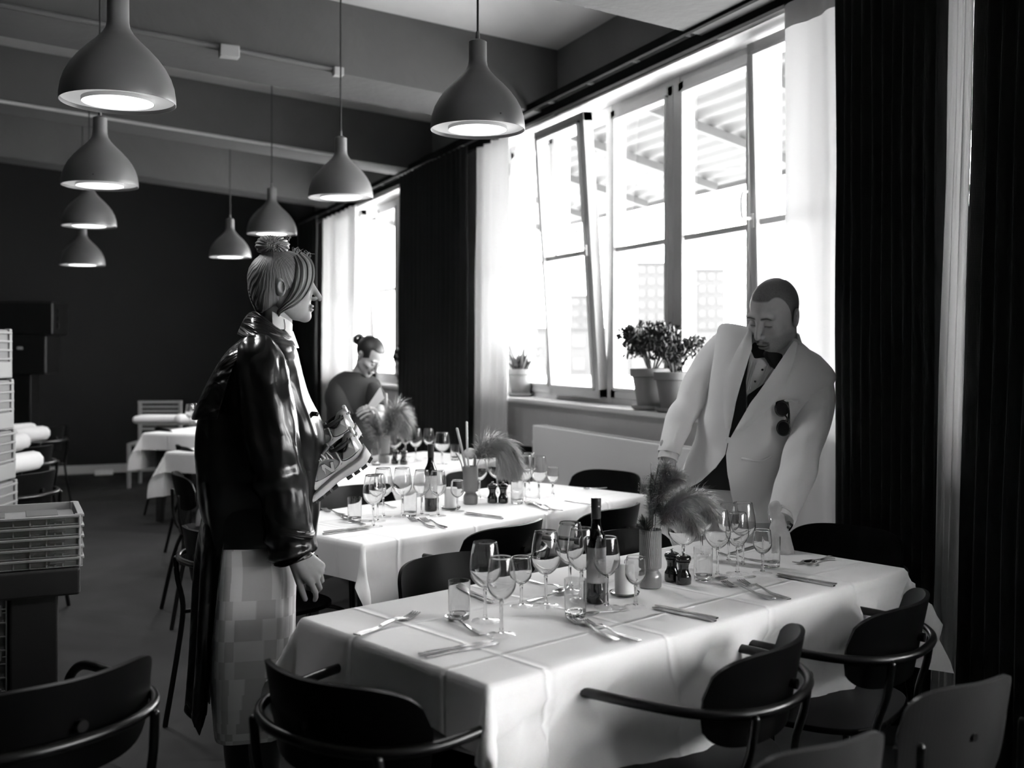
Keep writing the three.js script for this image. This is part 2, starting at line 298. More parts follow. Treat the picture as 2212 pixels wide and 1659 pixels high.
windowSpans.forEach(([a, b], k) => {
  const g = new THREE.Group(); g.name = 'window_' + (k + 1); g.userData.kind = 'structure'; scene.add(g);
  // group axes: x runs along the wall towards the viewer's right (falling u), z into the room
  g.position.copy(W(FRAME_X, SILL, b)); g.rotation.y = -PI / 2;
  const w = b - a, n = Math.round(w / PITCH), p = w / n;
  const bars = [tf(rbox(w, 0.05, 0.09), { p: [w / 2, 0.025, -0.02] }), tf(rbox(w, 0.06, 0.09), { p: [w / 2, frameH - 0.03, -0.02] })];
  for (let i = 0; i <= n; i++) bars.push(tf(rbox(0.075, frameH, 0.1), { p: [clamp(i * p, 0.03, w - 0.03), frameH / 2, -0.02] }));
  mesh('window_frame', join(bars), M.frame, g);
  for (let i = 0; i < n; i++) {
    const tilted = k === 1 ? (i === 1 ? 0.066 : i === 4 ? 0.028 : 0) : k === 2 ? (i === 1 ? 0.066 : 0) : 0;
    const c = casement(g, i * p + 0.025, p - 0.05, 0, k === 1 && i === 1 ? p - 0.09 : k === 1 && i === 4 ? 0.035 : k === 2 && i === 1 ? p - 0.09 : undefined);
    if (tilted) { c.position.z = 0.05; c.rotation.x = tilted; }
  }
  // white linings of the opening and the sill board
  const lining = new THREE.Group(); lining.name = 'trim_window_' + (k + 1); lining.userData.kind = 'structure'; scene.add(lining);
  mesh('soffit_lining', box(WALL_X - 0.002, WALL_OUT, HEAD, HEAD + 0.012, a, b), M.whiteMatt, lining);
  mesh('reveal_lining', box(WALL_X - 0.002, WALL_OUT, SILL - 0.03, HEAD, a - 0.012, a), M.whiteMatt, lining);
  mesh('reveal_lining', box(WALL_X - 0.002, WALL_OUT, SILL - 0.03, HEAD, b, b + 0.012), M.whiteMatt, lining);
  mesh('window_sill', rboxAt(WALL_X - 0.055, WALL_OUT, SILL - 0.03, SILL, a + 0.001, b - 0.001, 0.008), M.white, lining);
});
// ---------------------------------------------------------------- outside
struct('ground_outside', box(3.6, 340, -3.7, -3.5, -120, 360), std(0.42, 0.9));
struct('wall_outside', boxUV(box(WALL_OUT, WALL_OUT + 0.1, -3.5, 0.9, -4, 14)), std(0.3, 0.9));
{
  const t = thing('awning', 'corrugated metal awning over the outside of the windows', 'awning', W(3.52, 3.42, 5));
  const at = (s, q) => { const d = s * 2.1; return [d, -0.235 * d + 0.016 * sin(s * 2 * PI * 14), lerp(-9.5, 9.5, q)]; };
  mesh('corrugated_sheet', thick(grid(168, 4, at), 0.004, 168, 4), std(0.085, 0.7), t);
  for (let i = 0; i < 16; i++) mesh('purlin', tf(rbox(2.05, 0.07, 0.045, 0.004), { p: [1.03, -0.3, -9 + i * 1.2], r: [0, 0, -0.231] }), std(0.07, 0.7), t);
  mesh('wall_beam', tf(rbox(0.12, 0.3, 19, 0.008), { p: [0.06, -0.2, 0] }), std(0.08, 0.7), t);
  mesh('eaves_trim', tf(rbox(0.03, 0.07, 19, 0.004), { p: [2.12, -0.51, 0] }), std(0.06, 0.7), t);
}
function building(label, px0, px1, pyTop, D, floors, bays, tone) {
  const X0 = (px0 - 1106) / FOCAL * D, X1 = (px1 - 1106) / FOCAL * D, top = EYE + (HORIZON - pyTop) / FOCAL * D, h = top + 3.5, w = X1 - X0;
  const t = thing('apartment_building', label, 'building', C((X0 + X1) / 2, -3.5, D + 6), YAW);
  mesh('facade', tf(new THREE.BoxGeometry(w, h, 12), { p: [0, h / 2, 0] }), std(tone, 0.9), t);
  mesh('roof', tf(new THREE.BoxGeometry(w + 0.6, 0.5, 12.6), { p: [0, h + 0.25, 0] }), std(tone * 0.8, 0.9), t);
  const wm = std(tone * 0.5, 0.4), wg = rbox(w / bays * 0.62, h / floors * 0.5, 0.25, 0.014);
  for (let f = 0; f < floors; f++) for (let b = 0; b < bays; b++) mesh('window', wg, wm, t).position.set(-w / 2 + (b + 0.5) * w / bays, (f + 0.5) * h / floors, 6.05);
}
building('tall pale tower block seen through the middle window panes', 1376, 1458, 570, 260, 9, 4, 0.02);
building('second tower block close beside the tall tower, with a lower roof', 1467, 1566, 584, 265, 8, 5, 0.022);
building('slim distant block seen through the tilted casement', 1232, 1300, 640, 300, 6, 3, 0.024);
building('long low flat-roofed hall behind the potted plants', 1100, 1700, 712, 200, 2, 14, 0.024);
// ---------------------------------------------------------------- curtains and their rails
function curtain(name, label, u0, u1, x, y0, y1, folds, amp, mat, { shift = 0, header = 0, seed = 1, widen = 0 } = {}) {
  const t = thing(name, label, 'curtain', W(x, 0, (u0 + u1) / 2));
  const f = (s, q) => {
    const y = lerp(y1, y0, q), k = s + 0.012 * noise(s * 7, q * 1.5, seed), wob = 0.75 + 0.35 * noise(s * 5, seed, q * 0.8);
    const a = amp * (0.75 + 0.35 * q) * wob, ph = k * folds * 2 * PI + 0.5 * noise(seed, q * 2, s * 3);
    return [a * sin(ph) + 0.25 * a * sin(2 * ph + 1) + 0.01 * noise(s * 9, q * 4, seed), y, -(lerp(u0, u1, s) - (u0 + u1) / 2 + shift * q + (s - 0.5) * widen * q)];
  };
  mesh('curtain_panel', grid(max(24, folds * 14), 28, f, (s, q) => [s * (u1 - u0) * 1.6, q * (y1 - y0)]), mat, t);
  const hm = (q) => q * header / (y1 - y0);
  if (header) mesh('heading_tape', grid(max(24, folds * 14), 2, (s, q) => { const p = f(s, hm(q)); return [p[0] - 0.004, p[1], p[2]]; }), M.greySheer, t);
  return t;
}
const TOP = 2.955;
curtain('curtain', 'heavy black pleated curtain hanging behind the chair where the white-jacketed man stands', 2.776, 3.343, 2.9, 0.03, TOP, 11, 0.032, M.darkCurtain, { seed: 3 });
curtain('curtain', 'heavy black pleated curtain at the edge beyond the grey voile', 1.75, 2.645, 2.9, 0.03, TOP, 15, 0.034, M.darkCurtain, { seed: 8, shift: 0.1 });
curtain('curtain', 'narrow grey voile curtain gathered between two black curtains', 2.60, 2.70, 2.84, 0.12, TOP, 3, 0.012, M.greySheer, { seed: 5, shift: 0.1 });
curtain('curtain', 'flat white voile curtain glowing behind the man in the white jacket', 3.28, 3.80, 3.0, 0.04, TOP - 0.01, 2, 0.022, M.sheer, { seed: 4, header: 0.11 });
curtain('curtain', 'heavy black pleated curtain covering the pier between the two windows', 7.40, 8.97, 2.9, 0.03, TOP, 16, 0.04, M.darkCurtain, { seed: 6 });
curtain('curtain', 'white voile curtain beside the aloe pot on the sill', 6.86, 7.43, 3.0, 0.04, TOP - 0.01, 4, 0.03, M.sheer, { seed: 7, shift: 0.03 });
curtain('curtain', 'white voile curtain gathered behind the waitress', 10.85, 12.2, 3.0, 0.04, TOP - 0.01, 7, 0.035, M.sheer, { seed: 9, shift: 0.1 });
curtain('curtain', 'heavy black curtain in the far corner of the room', 12.22, 13.04, 2.9, 0.03, TOP, 8, 0.04, M.darkCurtain, { seed: 10 });
{
  const t = thing('curtain_rail', 'long black double curtain rail above the windows', 'curtain rail', W(2.95, 2.975, 5));
  mesh('rail', tf(rbox(0.03, 0.045, 16.2, 0.004), { p: [-0.06, 0.018, 0] }), M.rail, t);
  mesh('rail', tf(rbox(0.04, 0.055, 16.2, 0.004), { p: [0.05, -0.006, 0] }), M.rail, t);
  for (let i = 0; i < 30; i++) mesh('bracket', tf(rbox(0.1, 0.01, 0.028, 0.003), { p: [-0.005, 0.03, 7.9 - i * 0.53] }), M.white, t);
}
// ---------------------------------------------------------------- radiators
function radiator(label, u0, u1, y0, y1) {
  const t = thing('radiator', label, 'radiator', W(2.985, y0, (u0 + u1) / 2), -PI / 2);
  const w = u1 - u0, h = y1 - y0;
  mesh('front_panel', tf(rbox(w, h, 0.022, 0.008), { p: [0, h / 2, 0.05] }), M.radiator, t);
  mesh('rear_panel', tf(rbox(w, h, 0.02, 0.008), { p: [0, h / 2, -0.03] }), M.radiator, t);
  const grill = []; for (let i = 0; i < 40; i++) grill.push(tf(new THREE.BoxGeometry(0.012, 0.006, 0.08), { p: [-w / 2 + (i + 0.5) * w / 40, h - 0.004, 0.01] }));
  stuff(mesh("top_grille", join(grill), M.radiator, t));
  mesh('side_cover', tf(rbox(0.012, h, 0.11, 0.004), { p: [-w / 2 - 0.004, h / 2, 0.008] }), M.radiator, t);
  mesh('valve', join([tf(new THREE.CylinderGeometry(0.018, 0.02, 0.06, 16), { p: [-w / 2 - 0.045, h - 0.12, 0.02], r: [0, 0, PI / 2] }), tf(new THREE.CylinderGeometry(0.01, 0.01, 0.05, 10), { p: [-w / 2 - 0.012, h - 0.12, 0.02], r: [0, 0, PI / 2] })]), M.white, t);
  for (const x of [-w * 0.35, w * 0.35]) mesh('foot', tf(rbox(0.03, y0 - 0.002, 0.06, 0.004), { p: [x, -(y0 - 0.002) / 2, 0.01] }), M.radiator, t);
}
radiator('long white panel radiator below the window with the jade plants', 3.9, 6.27, 0.2, 0.93);
radiator('white panel radiator below the far window behind the waitress', 9.5, 11.4, 0.2, 0.87);
// ---------------------------------------------------------------- pendant lamps
const lampShade = phys(0.14, 0.42, { map: tex(256, (u, v) => 0.75 + 0.25 * tnoise(u, v, 3, 4, 50)), clearcoat: 0.15, clearcoatRoughness: 0.3, side: THREE.DoubleSide });
const lampWhite = std(0.75, 0.6), lampRing = std(0.7, 0.6, { emissive: grey(0.3) }), lampGlow = std(0.9, 0.6, { emissive: grey(LAMP_GLOW) });
const shadeProfile = [[0.034, 0.335], [0.0345, 0.262], [0.038, 0.242], [0.05, 0.222], [0.072, 0.198], [0.1, 0.172], [0.127, 0.143], [0.149, 0.113], [0.165, 0.083], [0.175, 0.052], [0.1795, 0.02], [0.18, 0.0], [0.1775, 0.0], [0.176, 0.022], [0.168, 0.06]];
function pendantLamp(label, px, py, wpx) {
  const D = FOCAL * 0.36 / wpx, X = (px - 1106) / FOCAL * D, y = EYE + (HORIZON - py) / FOCAL * D, p = C(X, y, D);
  const t = thing('pendant_lamp', label, 'lamp', p, px * 0.37, 'bell-shaped pendant lamps');
  mesh('shade', lathe([...shadeProfile].reverse(), 64), lampShade, t);
  mesh('diffuser_ring', tf(new THREE.RingGeometry(0.111, 0.177, 64, 1), { r: [PI / 2, 0, 0], p: [0, 0.012, 0] }), lampRing, t);
  mesh('diffuser_cup', lathe([[0.111, -0.0005], [0.111, 0.05], [0.113, 0.05], [0.113, -0.0005]], 64), lampWhite, t);
  mesh('glowing_disc', tf(new THREE.CircleGeometry(0.111, 48), { r: [PI / 2, 0, 0], p: [0, 0.002, 0] }), lampGlow, t);
  mesh('neck_cap', join([lathe([[0.0001, 0.346], [0.012, 0.346], [0.03, 0.338], [0.0345, 0.335]].reverse(), 32), tf(new THREE.CylinderGeometry(0.007, 0.009, 0.03, 12), { p: [0, 0.36, 0] })]), lampShade, t);
  const top = ceilY(p.x) - y;
  mesh('cord', tf(new THREE.CylinderGeometry(0.0045, 0.0045, top - 0.36, 8), { p: [0, (top + 0.36) / 2, 0] }), M.black, t);
  mesh('ceiling_rose', tf(new THREE.CylinderGeometry(0.05, 0.05, 0.03, 24), { p: [0, top - 0.012, 0] }), M.white, t);
  mesh('screw', tf(new THREE.SphereGeometry(0.004, 8, 6), { p: [0.1775, 0.03, 0.005] }), M.black, t);
  const l = new THREE.SpotLight(grey(1), LAMP_POWER, 6, 1.25, 0.6, 2); l.position.set(0, -0.012, 0); l.target.position.set(0, -1, 0); l.castShadow = true; l.shadow.radius = 5; t.add(l, l.target);
}
pendantLamp('largest bell pendant lamp, topmost of the four stacked above the dark wall', 255, 222, 240);
pendantLamp('bell pendant lamp hanging before the window beam, closest to the tables', 1032, 281, 204);
pendantLamp('bell pendant lamp hanging from the second beam, beside the far window', 736, 428, 139);
pendantLamp('bell pendant lamp hanging right above the hair bun of the woman', 587, 506, 106);
pendantLamp('smallest lamp of the window row, before the dark back wall', 497, 556, 88);
pendantLamp('second lamp of the darker row, directly below the largest lamp', 216, 402, 158);
pendantLamp('third lamp in the stacked row against the dark wall', 192.5, 489, 113);
pendantLamp('lowest and most distant lamp in the stacked row on the dark wall', 178, 573, 93);
// ---------------------------------------------------------------- conduit under the ceiling beams
{
  const t = thing('cable_conduit', 'thin pipe with a junction box along the lower edge of the first beam', 'conduit', W(0, 0, 6.25));
  const y = (x) => ceilY(x) - 0.43;
  mesh('pipe', bar([-5.5, y(-5.5) + 0.012, 0], [1.62, y(1.62) + 0.012, 0], 0.014), std(0.12, 0.6), t);
  mesh('junction_box', tf(rbox(0.11, 0.07, 0.07, 0.006), { p: [0.98, y(0.98) - 0.005, 0] }), std(0.3, 0.6), t);
  mesh('junction_box', tf(rbox(0.06, 0.05, 0.06, 0.006), { p: [1.62, y(1.62) + 0.0, 0] }), std(0.35, 0.6), t);
  const f = thing('cable_conduit', 'thin white pipe along the lower edge of the second beam', 'conduit', W(0, 0, 8.7));
  mesh('pipe', bar([-5.5, y(-5.5) + 0.01, 0], [2.3, y(2.3) + 0.01, 0], 0.013), std(0.5, 0.6), f);
  const s = thing('smoke_detector', 'small round white detector on the ceiling behind the largest lamp', 'detector', W(-0.15, ceilY(-0.15), 7.5));
  mesh('mount', tf(new THREE.CylinderGeometry(0.09, 0.1, 0.04, 24), { p: [0, -0.02, 0] }), M.white, s);
  mesh('sensor', tf(new THREE.CylinderGeometry(0.025, 0.035, 0.2, 16), { p: [0, -0.12, 0] }), M.white, s);
}
// ---------------------------------------------------------------- tables and cloths
const TABLE_L = 1.71, TABLE_W = 0.72, TABLE_Y = 0.74;
const tables = [
  { key: 'nearest', at: onPlane(1055, 1475, TABLE_Y), yaw: 0.8365 },
  { key: 'second', at: onPlane(784.4, 1173, TABLE_Y), yaw: 0.743 },
  { key: 'third', at: onPlane(674, 1049, TABLE_Y), yaw: 0.62 },
  { key: 'fourth', at: W(1.3, TABLE_Y, 6.95), yaw: 0.3 },
  { key: 'fifth', at: W(1.3, TABLE_Y, 8.72), yaw: 0.3 },
  { key: 'aisle', at: W(-1.9, TABLE_Y, 6.35), yaw: 0.9 },
  { key: 'aisle far', at: W(-1.95, TABLE_Y, 8.2), yaw: 0.9 },
];
for (const t of tables) { t.turn = PI / 2 - t.yaw + YAW; t.A = V3(cos(t.turn), 0, -sin(t.turn)); t.B = V3(-sin(t.turn), 0, -cos(t.turn)); t.p = (a, b, y = TABLE_Y) => t.at.clone().addScaledVector(t.A, a).addScaledVector(t.B, b).setY(y); }
const darkWood = std(0.015, 0.5, { map: woodTex });
function makeTable(label) {
  const t = thing('dining_table', label, 'table', null, 0);
  mesh('table_top', tf(rbox(TABLE_L - 0.01, 0.028, TABLE_W - 0.01, 0.004), { p: [TABLE_L / 2, TABLE_Y - 0.024, -TABLE_W / 2] }), darkWood, t);
  const h = TABLE_Y - 0.04, lg = rbox(0.05, h, 0.05, 0.004);
  for (const x of [0.09, TABLE_L - 0.09]) for (const z of [-0.09, -TABLE_W + 0.09]) mesh('leg', lg, M.blackMatt, t).position.set(x, h / 2, z);
  mesh('apron', join([tf(rbox(TABLE_L - 0.2, 0.07, 0.02), { p: [TABLE_L / 2, TABLE_Y - 0.075, -0.09] }), tf(rbox(TABLE_L - 0.2, 0.07, 0.02), { p: [TABLE_L / 2, TABLE_Y - 0.075, -TABLE_W + 0.09] })]), M.blackMatt, t);
  return t;
}
// cloth laid over a table top: plan coordinates p along the table, q across it, hanging over the edges
const OVER_S = 0.145, OVER_L = 0.31;
const clothBump = tex(1024, (u, v) => { // pressed fold lines
  const L = TABLE_L + 2 * OVER_S, B = TABLE_W + 2 * OVER_L, p = u * L - OVER_S, q = v * B - OVER_L; let h = 0.5;
  for (const c of [0.15, 0.55, 0.97, 1.4]) h += 0.3 * exp(-pow((p - c - 0.004 * noise(q * 4, c, 1)) / 0.006, 2)) - 0.16 * exp(-pow((p - c - 0.016) / 0.011, 2));
  for (const c of [0.13, 0.48]) h += 0.3 * exp(-pow((q - c) / 0.006, 2)) - 0.14 * exp(-pow((q - c - 0.015) / 0.011, 2));
  return h + 0.05 * noise(p * 9, q * 9, 3) + 0.02 * noise(p * 40, q * 40, 7);
});
const clothMat = std(0.86, 0.85, { bumpMap: clothBump, bumpScale: 0.009, side: THREE.DoubleSide });
function makeCloth(seed, crumple) {
  const rho = 0.014, band = (lo, hi, over) => { const a = []; for (let i = 10; i >= 1; i--) a.push(lo - over * pow(i / 10, 1.25)); const n = Math.round((hi - lo) / 0.045); for (let i = 0; i <= n; i++) a.push(lerp(lo, hi, i / n)); for (let i = 1; i <= 10; i++) a.push(hi + over * pow(i / 10, 1.25)); return a; };
  const P = band(0, TABLE_L, OVER_S), Q = band(0, TABLE_W, OVER_L), np = P.length - 1, nq = Q.length - 1;
  const g = grid(np, nq, (s, t) => {
    const p = P[Math.round(s * np)], q = Q[Math.round(t * nq)];
    const dp = p < 0 ? p : p > TABLE_L ? p - TABLE_L : 0, dq = q < 0 ? q : q > TABLE_W ? q - TABLE_W : 0, d = hypot(dp, dq);
    let x = clamp(p, 0, TABLE_L), z = clamp(q, 0, TABLE_W), y = 0;
    if (d > 0) {
      const nx = dp / d, nz = dq / d, corner = 2 * abs(nx * nz), arc = min(d, rho * PI / 2), rest = d - arc, flare = 0.05 + 0.46 * pow(corner, 1.3);
      const along = abs(nx) > abs(nz) ? q : p;
      const w = (1 - corner) * rest * (0.16 * noise(along * 3.2, seed, 0.3) + 0.10 * sin(along * 9 + seed * 2 + 1.5 * noise(along * 2, seed, 2))) + (dq < 0 ? crumple : 0) * 0.05 * sstep(0, 0.08, rest) * noise(along * 11, rest * 13, seed);
      const out = rho * sin(arc / rho) + rest * sin(flare) + w;
      x += nx * out; z += nz * out; y = -(rho * (1 - cos(arc / rho)) + rest * cos(flare));
    } else y = 0.0006 * noise(p * 5, q * 5, seed);
    return [x, y, -z];
  }, (s, t) => [(P[Math.round(s * np)] + OVER_S) / (TABLE_L + 2 * OVER_S), (Q[Math.round(t * nq)] + OVER_L) / (TABLE_W + 2 * OVER_L)]);
  return g;
}
const tableNotes = { nearest: 'table nearest the camera', second: 'second table from the camera', third: 'third table, before the waitress', fourth: 'fourth table, partly hidden behind the standing woman', fifth: 'fifth table, in front of the slatted chair', aisle: 'table across the aisle behind the crates', 'aisle far': 'farther table across the aisle' };
let tableProto = null;
tables.forEach((t, i) => {
  const label = 'dark table under a white cloth: ' + tableNotes[t.key];
  const o = i ? copyOf(tableProto, label) : (tableProto = makeTable(label));
  o.position.copy(t.at).setY(0); o.rotation.set(0, t.turn, 0);
  const c = single('tablecloth', makeCloth(i * 3.7 + 1, i === 0 ? 1 : 0.4), clothMat, 'white cloth with pressed creases draped over the ' + tableNotes[t.key], 'tablecloth');
  c.position.copy(t.at).setY(TABLE_Y - 0.001); c.rotation.y = t.turn;
});
// ---------------------------------------------------------------- chairs
const chairShell = phys(0.0035, 0.4, { specularIntensity: 0.22, map: woodTex, side: THREE.DoubleSide }), chairTube = std(0.004, 0.3);
function superShape(a, b, n, seg = 48) { const s = new THREE.Shape(); for (let i = 0; i <= seg; i++) { const t = i / seg * 2 * PI, x = a * Math.sign(cos(t)) * pow(abs(cos(t)), 2 / n), y = b * Math.sign(sin(t)) * pow(abs(sin(t)), 2 / n); i ? s.lineTo(x, y) : s.moveTo(x, y); } return s; }
const extrude = (shape, depth, bevel = 0.002, extra = {}) => new THREE.ExtrudeGeometry(shape, { depth, bevelEnabled: bevel > 0, bevelThickness: bevel, bevelSize: bevel, bevelSegments: 2, curveSegments: 16, ...extra });
function backShell(R, th, H, yc, zb, lean, wallT = 0.011) {
  const ns = 44, nt = 10;
  return thick(grid(ns, nt, (s, t) => { const a = (s * 2 - 1), h = H * pow(max(0, 1 - pow(abs(a), 3.4)), 1 / 2.6) + 0.0015, y = h * (t * 2 - 1), an = a * th; return [R * sin(an), yc + y + 0.012 * a * a * (t * 2 - 1), zb + R * (1 - cos(an)) - y * lean]; }, (s, t) => [s * 0.5, t * 0.25]), wallT, ns, nt);
}
function makeArmchair(label) {
  const t = thing('armchair', label, 'chair', null);
  mesh('seat', tf(extrude(superShape(0.232, 0.222, 3), 0.008, 0.004), { r: [PI / 2, 0, 0], p: [0, 0.46, 0] }), chairShell, t);
  mesh('backrest', backShell(0.31, 0.86, 0.102, 0.665, -0.27, 0.2), chairShell, t);
  const R = 0.0115;
  mesh('arm_rail', tube([[0.262, 0.56, 0.215], [0.264, 0.615, 0.2], [0.266, 0.648, 0.16], [0.267, 0.657, 0.1], [0.266, 0.655, -0.03], [0.25, 0.652, -0.15], [0.2, 0.65, -0.235], [0.11, 0.648, -0.285], [0, 0.647, -0.298], [-0.11, 0.648, -0.285], [-0.2, 0.65, -0.235], [-0.25, 0.652, -0.15], [-0.266, 0.655, -0.03], [-0.267, 0.657, 0.1], [-0.266, 0.648, 0.16], [-0.264, 0.615, 0.2], [-0.262, 0.56, 0.215]], R, 110, 10), chairTube, t);
  for (const s of [1, -1]) {
    mesh('leg', bar([s * 0.25, 0.004, 0.245], [s * 0.262, 0.56, 0.215], R), chairTube, t);
    mesh('leg', tube([[s * 0.236, 0.004, -0.275], [s * 0.214, 0.3, -0.232], [s * 0.2, 0.45, -0.222], [s * 0.19, 0.56, -0.25], [s * 0.185, 0.64, -0.262]], 0.0105, 24, 8), chairTube, t);
    mesh('seat_bracket', tube([[s * 0.262, 0.41, 0.222], [s * 0.22, 0.425, 0.215], [s * 0.16, 0.44, 0.17], [s * 0.14, 0.443, 0.02], [s * 0.16, 0.438, -0.17], [s * 0.2, 0.43, -0.222]], 0.008, 24, 7), chairTube, t);
  }
  mesh('bolt', tf(new THREE.CylinderGeometry(0.011, 0.012, 0.02, 14), { p: [0, 0.672, -0.283], r: [PI / 2, 0, 0] }), chairTube, t);
  return t;
}
const backSheenGrey = phys(0.05, 0.34, { map: woodTex, side: THREE.DoubleSide });  // dark chair back in a lifted grey, painting in the window sheen
function makeSideChair(label, [R, th, H] = [0.36, 0.64, 0.09], backMat = chairShell) {
  const t = thing('side_chair', label, 'chair', null);
  mesh('seat', tf(extrude(superShape(0.21, 0.2, 3), 0.008, 0.004), { r: [PI / 2, 0, 0], p: [0, 0.46, 0] }), chairShell, t);
  mesh('backrest', backShell(R, th, H, 0.765 - H, -0.22, 0.2), backMat, t);
  for (const s of [1, -1]) {
    mesh('leg', tube([[s * 0.25, 0.004, 0.26], [s * 0.2, 0.3, 0.2], [s * 0.17, 0.43, 0.15], [s * 0.13, 0.443, 0.1]], 0.011, 24, 8), chairTube, t);
    mesh('leg', tube([[s * 0.24, 0.004, -0.27], [s * 0.19, 0.3, -0.21], [s * 0.16, 0.43, -0.16], [s * 0.12, 0.443, -0.1]], 0.011, 24, 8), chairTube, t);
    mesh('back_post', tube([[s * 0.11, 0.443, -0.08], [s * 0.14, 0.45, -0.18], [s * 0.15, 0.52, -0.215], [s * 0.15, 0.66, -0.225]], 0.009, 20, 8), chairTube, t);
  }
  return t;
}
let armProto = null, sideProto = null, smallProto = null;
// X, D: where the middle of the backrest stands; yaw: the way the sitter looks, from straight ahead
function chairAt(kind, X, D, yaw, label) {
  const f = kind === 'arm' ? 0.27 : 0.22, p = C(X + f * sin(yaw), 0, D + f * cos(yaw)), turn = YAW + PI - yaw;
  if (kind === 'arm') { if (!armProto) { armProto = makeArmchair(label); armProto.position.copy(p); armProto.rotation.y = turn; return; } copyOf(armProto, label, p, turn); return; }
  if (kind === 'small') { if (!smallProto) { smallProto = makeSideChair(label, [0.3, 0.56, 0.108], backSheenGrey); mesh('bolt', tf(new THREE.CylinderGeometry(0.008, 0.008, 0.008, 14), { p: [0, 0.655, -0.225], r: [PI / 2, 0, 0] }), chairTube, smallProto); smallProto.position.copy(p); smallProto.rotation.y = turn; return; } copyOf(smallProto, label, p, turn); return; }
  if (!sideProto) { sideProto = makeSideChair(label); sideProto.position.copy(p); sideProto.rotation.y = turn; return; } copyOf(sideProto, label, p, turn);
}
const Bn = -0.736;
chairAt('arm', -0.405, 2.12, 0.66, 'black armchair at the narrow end of the nearest table, in front of the white skirt');
chairAt('arm', 0.62, 2.385, -1.0, 'black armchair on the long side of the nearest table, showing its whole seat');
chairAt('arm', 1.055, 2.77, -0.95, 'black armchair next to the grey voile curtain at the nearest table');
chairAt('arm', 1.27, 3.91, 0.8365 + PI, 'black armchair at the window end of the nearest table, beside the hand of the man');
chairAt('arm', -0.225, 3.36, Bn + PI, 'black armchair facing the camera across the nearest table, grain showing on its backrest');
chairAt('arm', 0.35, 3.80, Bn + PI, 'black armchair hidden behind the wine bottle of the nearest table');
chairAt('arm', 0.035, 3.98, -0.9, 'black armchair with a pale-lit rail on the near side of the second table');
chairAt('arm', 0.47, 4.42, -0.92, 'black armchair behind the bottle neck, at the near side of the second table');
chairAt('arm', -1.13, 3.84, 0.743, 'black armchair at the narrow end of the second table, beside the woman');
chairAt('arm', 0.556, 5.72, 0.743 + PI, 'black armchair before the radiator at the window end of the second table');
chairAt('arm', -0.80, 5.06, -0.828 + PI, 'black armchair just below the sneakers, facing the camera from the second table');
chairAt('arm', -0.25, 5.70, -0.828 + PI, 'black armchair behind the grass vase of the second table');
chairAt('arm', 0.05, 7.2, 0.62 + PI, 'black armchair at the window end of the third table');
chairAt('arm', -0.87, 2.12, -0.93, 'black armchair in front of the crates, its curved back turned to the camera');
chairAt('small', 0.91, 2.1, -0.5, 'chair with a softly shining rounded back, by the black curtains in the corner');
chairAt('small', 0.535, 1.78, -0.5, 'chair of which only the shining rounded top of the back shows at the bottom edge');
chairAt('side', -1.78, 5.62, 1.15, 'black side chair partly hidden by the long coat tail, at the third table');
chairAt('side', -2.27, 7.25, 1.05, 'black side chair on splayed legs, second in the row beside the aisle');
chairAt('side', -2.98, 8.95, 0.95, 'black side chair farthest along the aisle row, before the slatted chair');
chairAt('arm', -2.52, 5.66, -1.35, 'black armchair just above the folded crates, across the aisle');
chairAt('arm', -3.20, 7.2, -1.35, 'black armchair in the middle of the three across the aisle');
chairAt('arm', -3.88, 9.0, -1.35, 'black armchair farthest of the three across the aisle, near the baseboard');
{ // pale slatted chair at the far wall
  const t = thing('slatted_chair', 'pale wooden chair with a slatted back against the dark far wall', 'chair', C(-3.75, 0, 11.3), YAW + 0.08);
  const m = std(0.32, 0.6);
  for (const s of [-1, 1]) { mesh('back_post', tf(rbox(0.035, 0.86, 0.03, 0.004), { p: [s * 0.21, 0.43, 0] }), m, t); mesh('leg', tf(rbox(0.035, 0.44, 0.035, 0.004), { p: [s * 0.21, 0.22, 0.42] }), m, t); }
  for (let i = 0; i < 6; i++) mesh('slat', tf(rbox(0.39, 0.026, 0.014, 0.003), { p: [0, 0.58 + i * 0.047, 0] }), m, t);
  mesh('top_rail', tf(rbox(0.46, 0.03, 0.03, 0.004), { p: [0, 0.865, 0] }), m, t);
  mesh('seat', tf(rbox(0.46, 0.025, 0.44, 0.006), { p: [0, 0.45, 0.21] }), m, t);
}
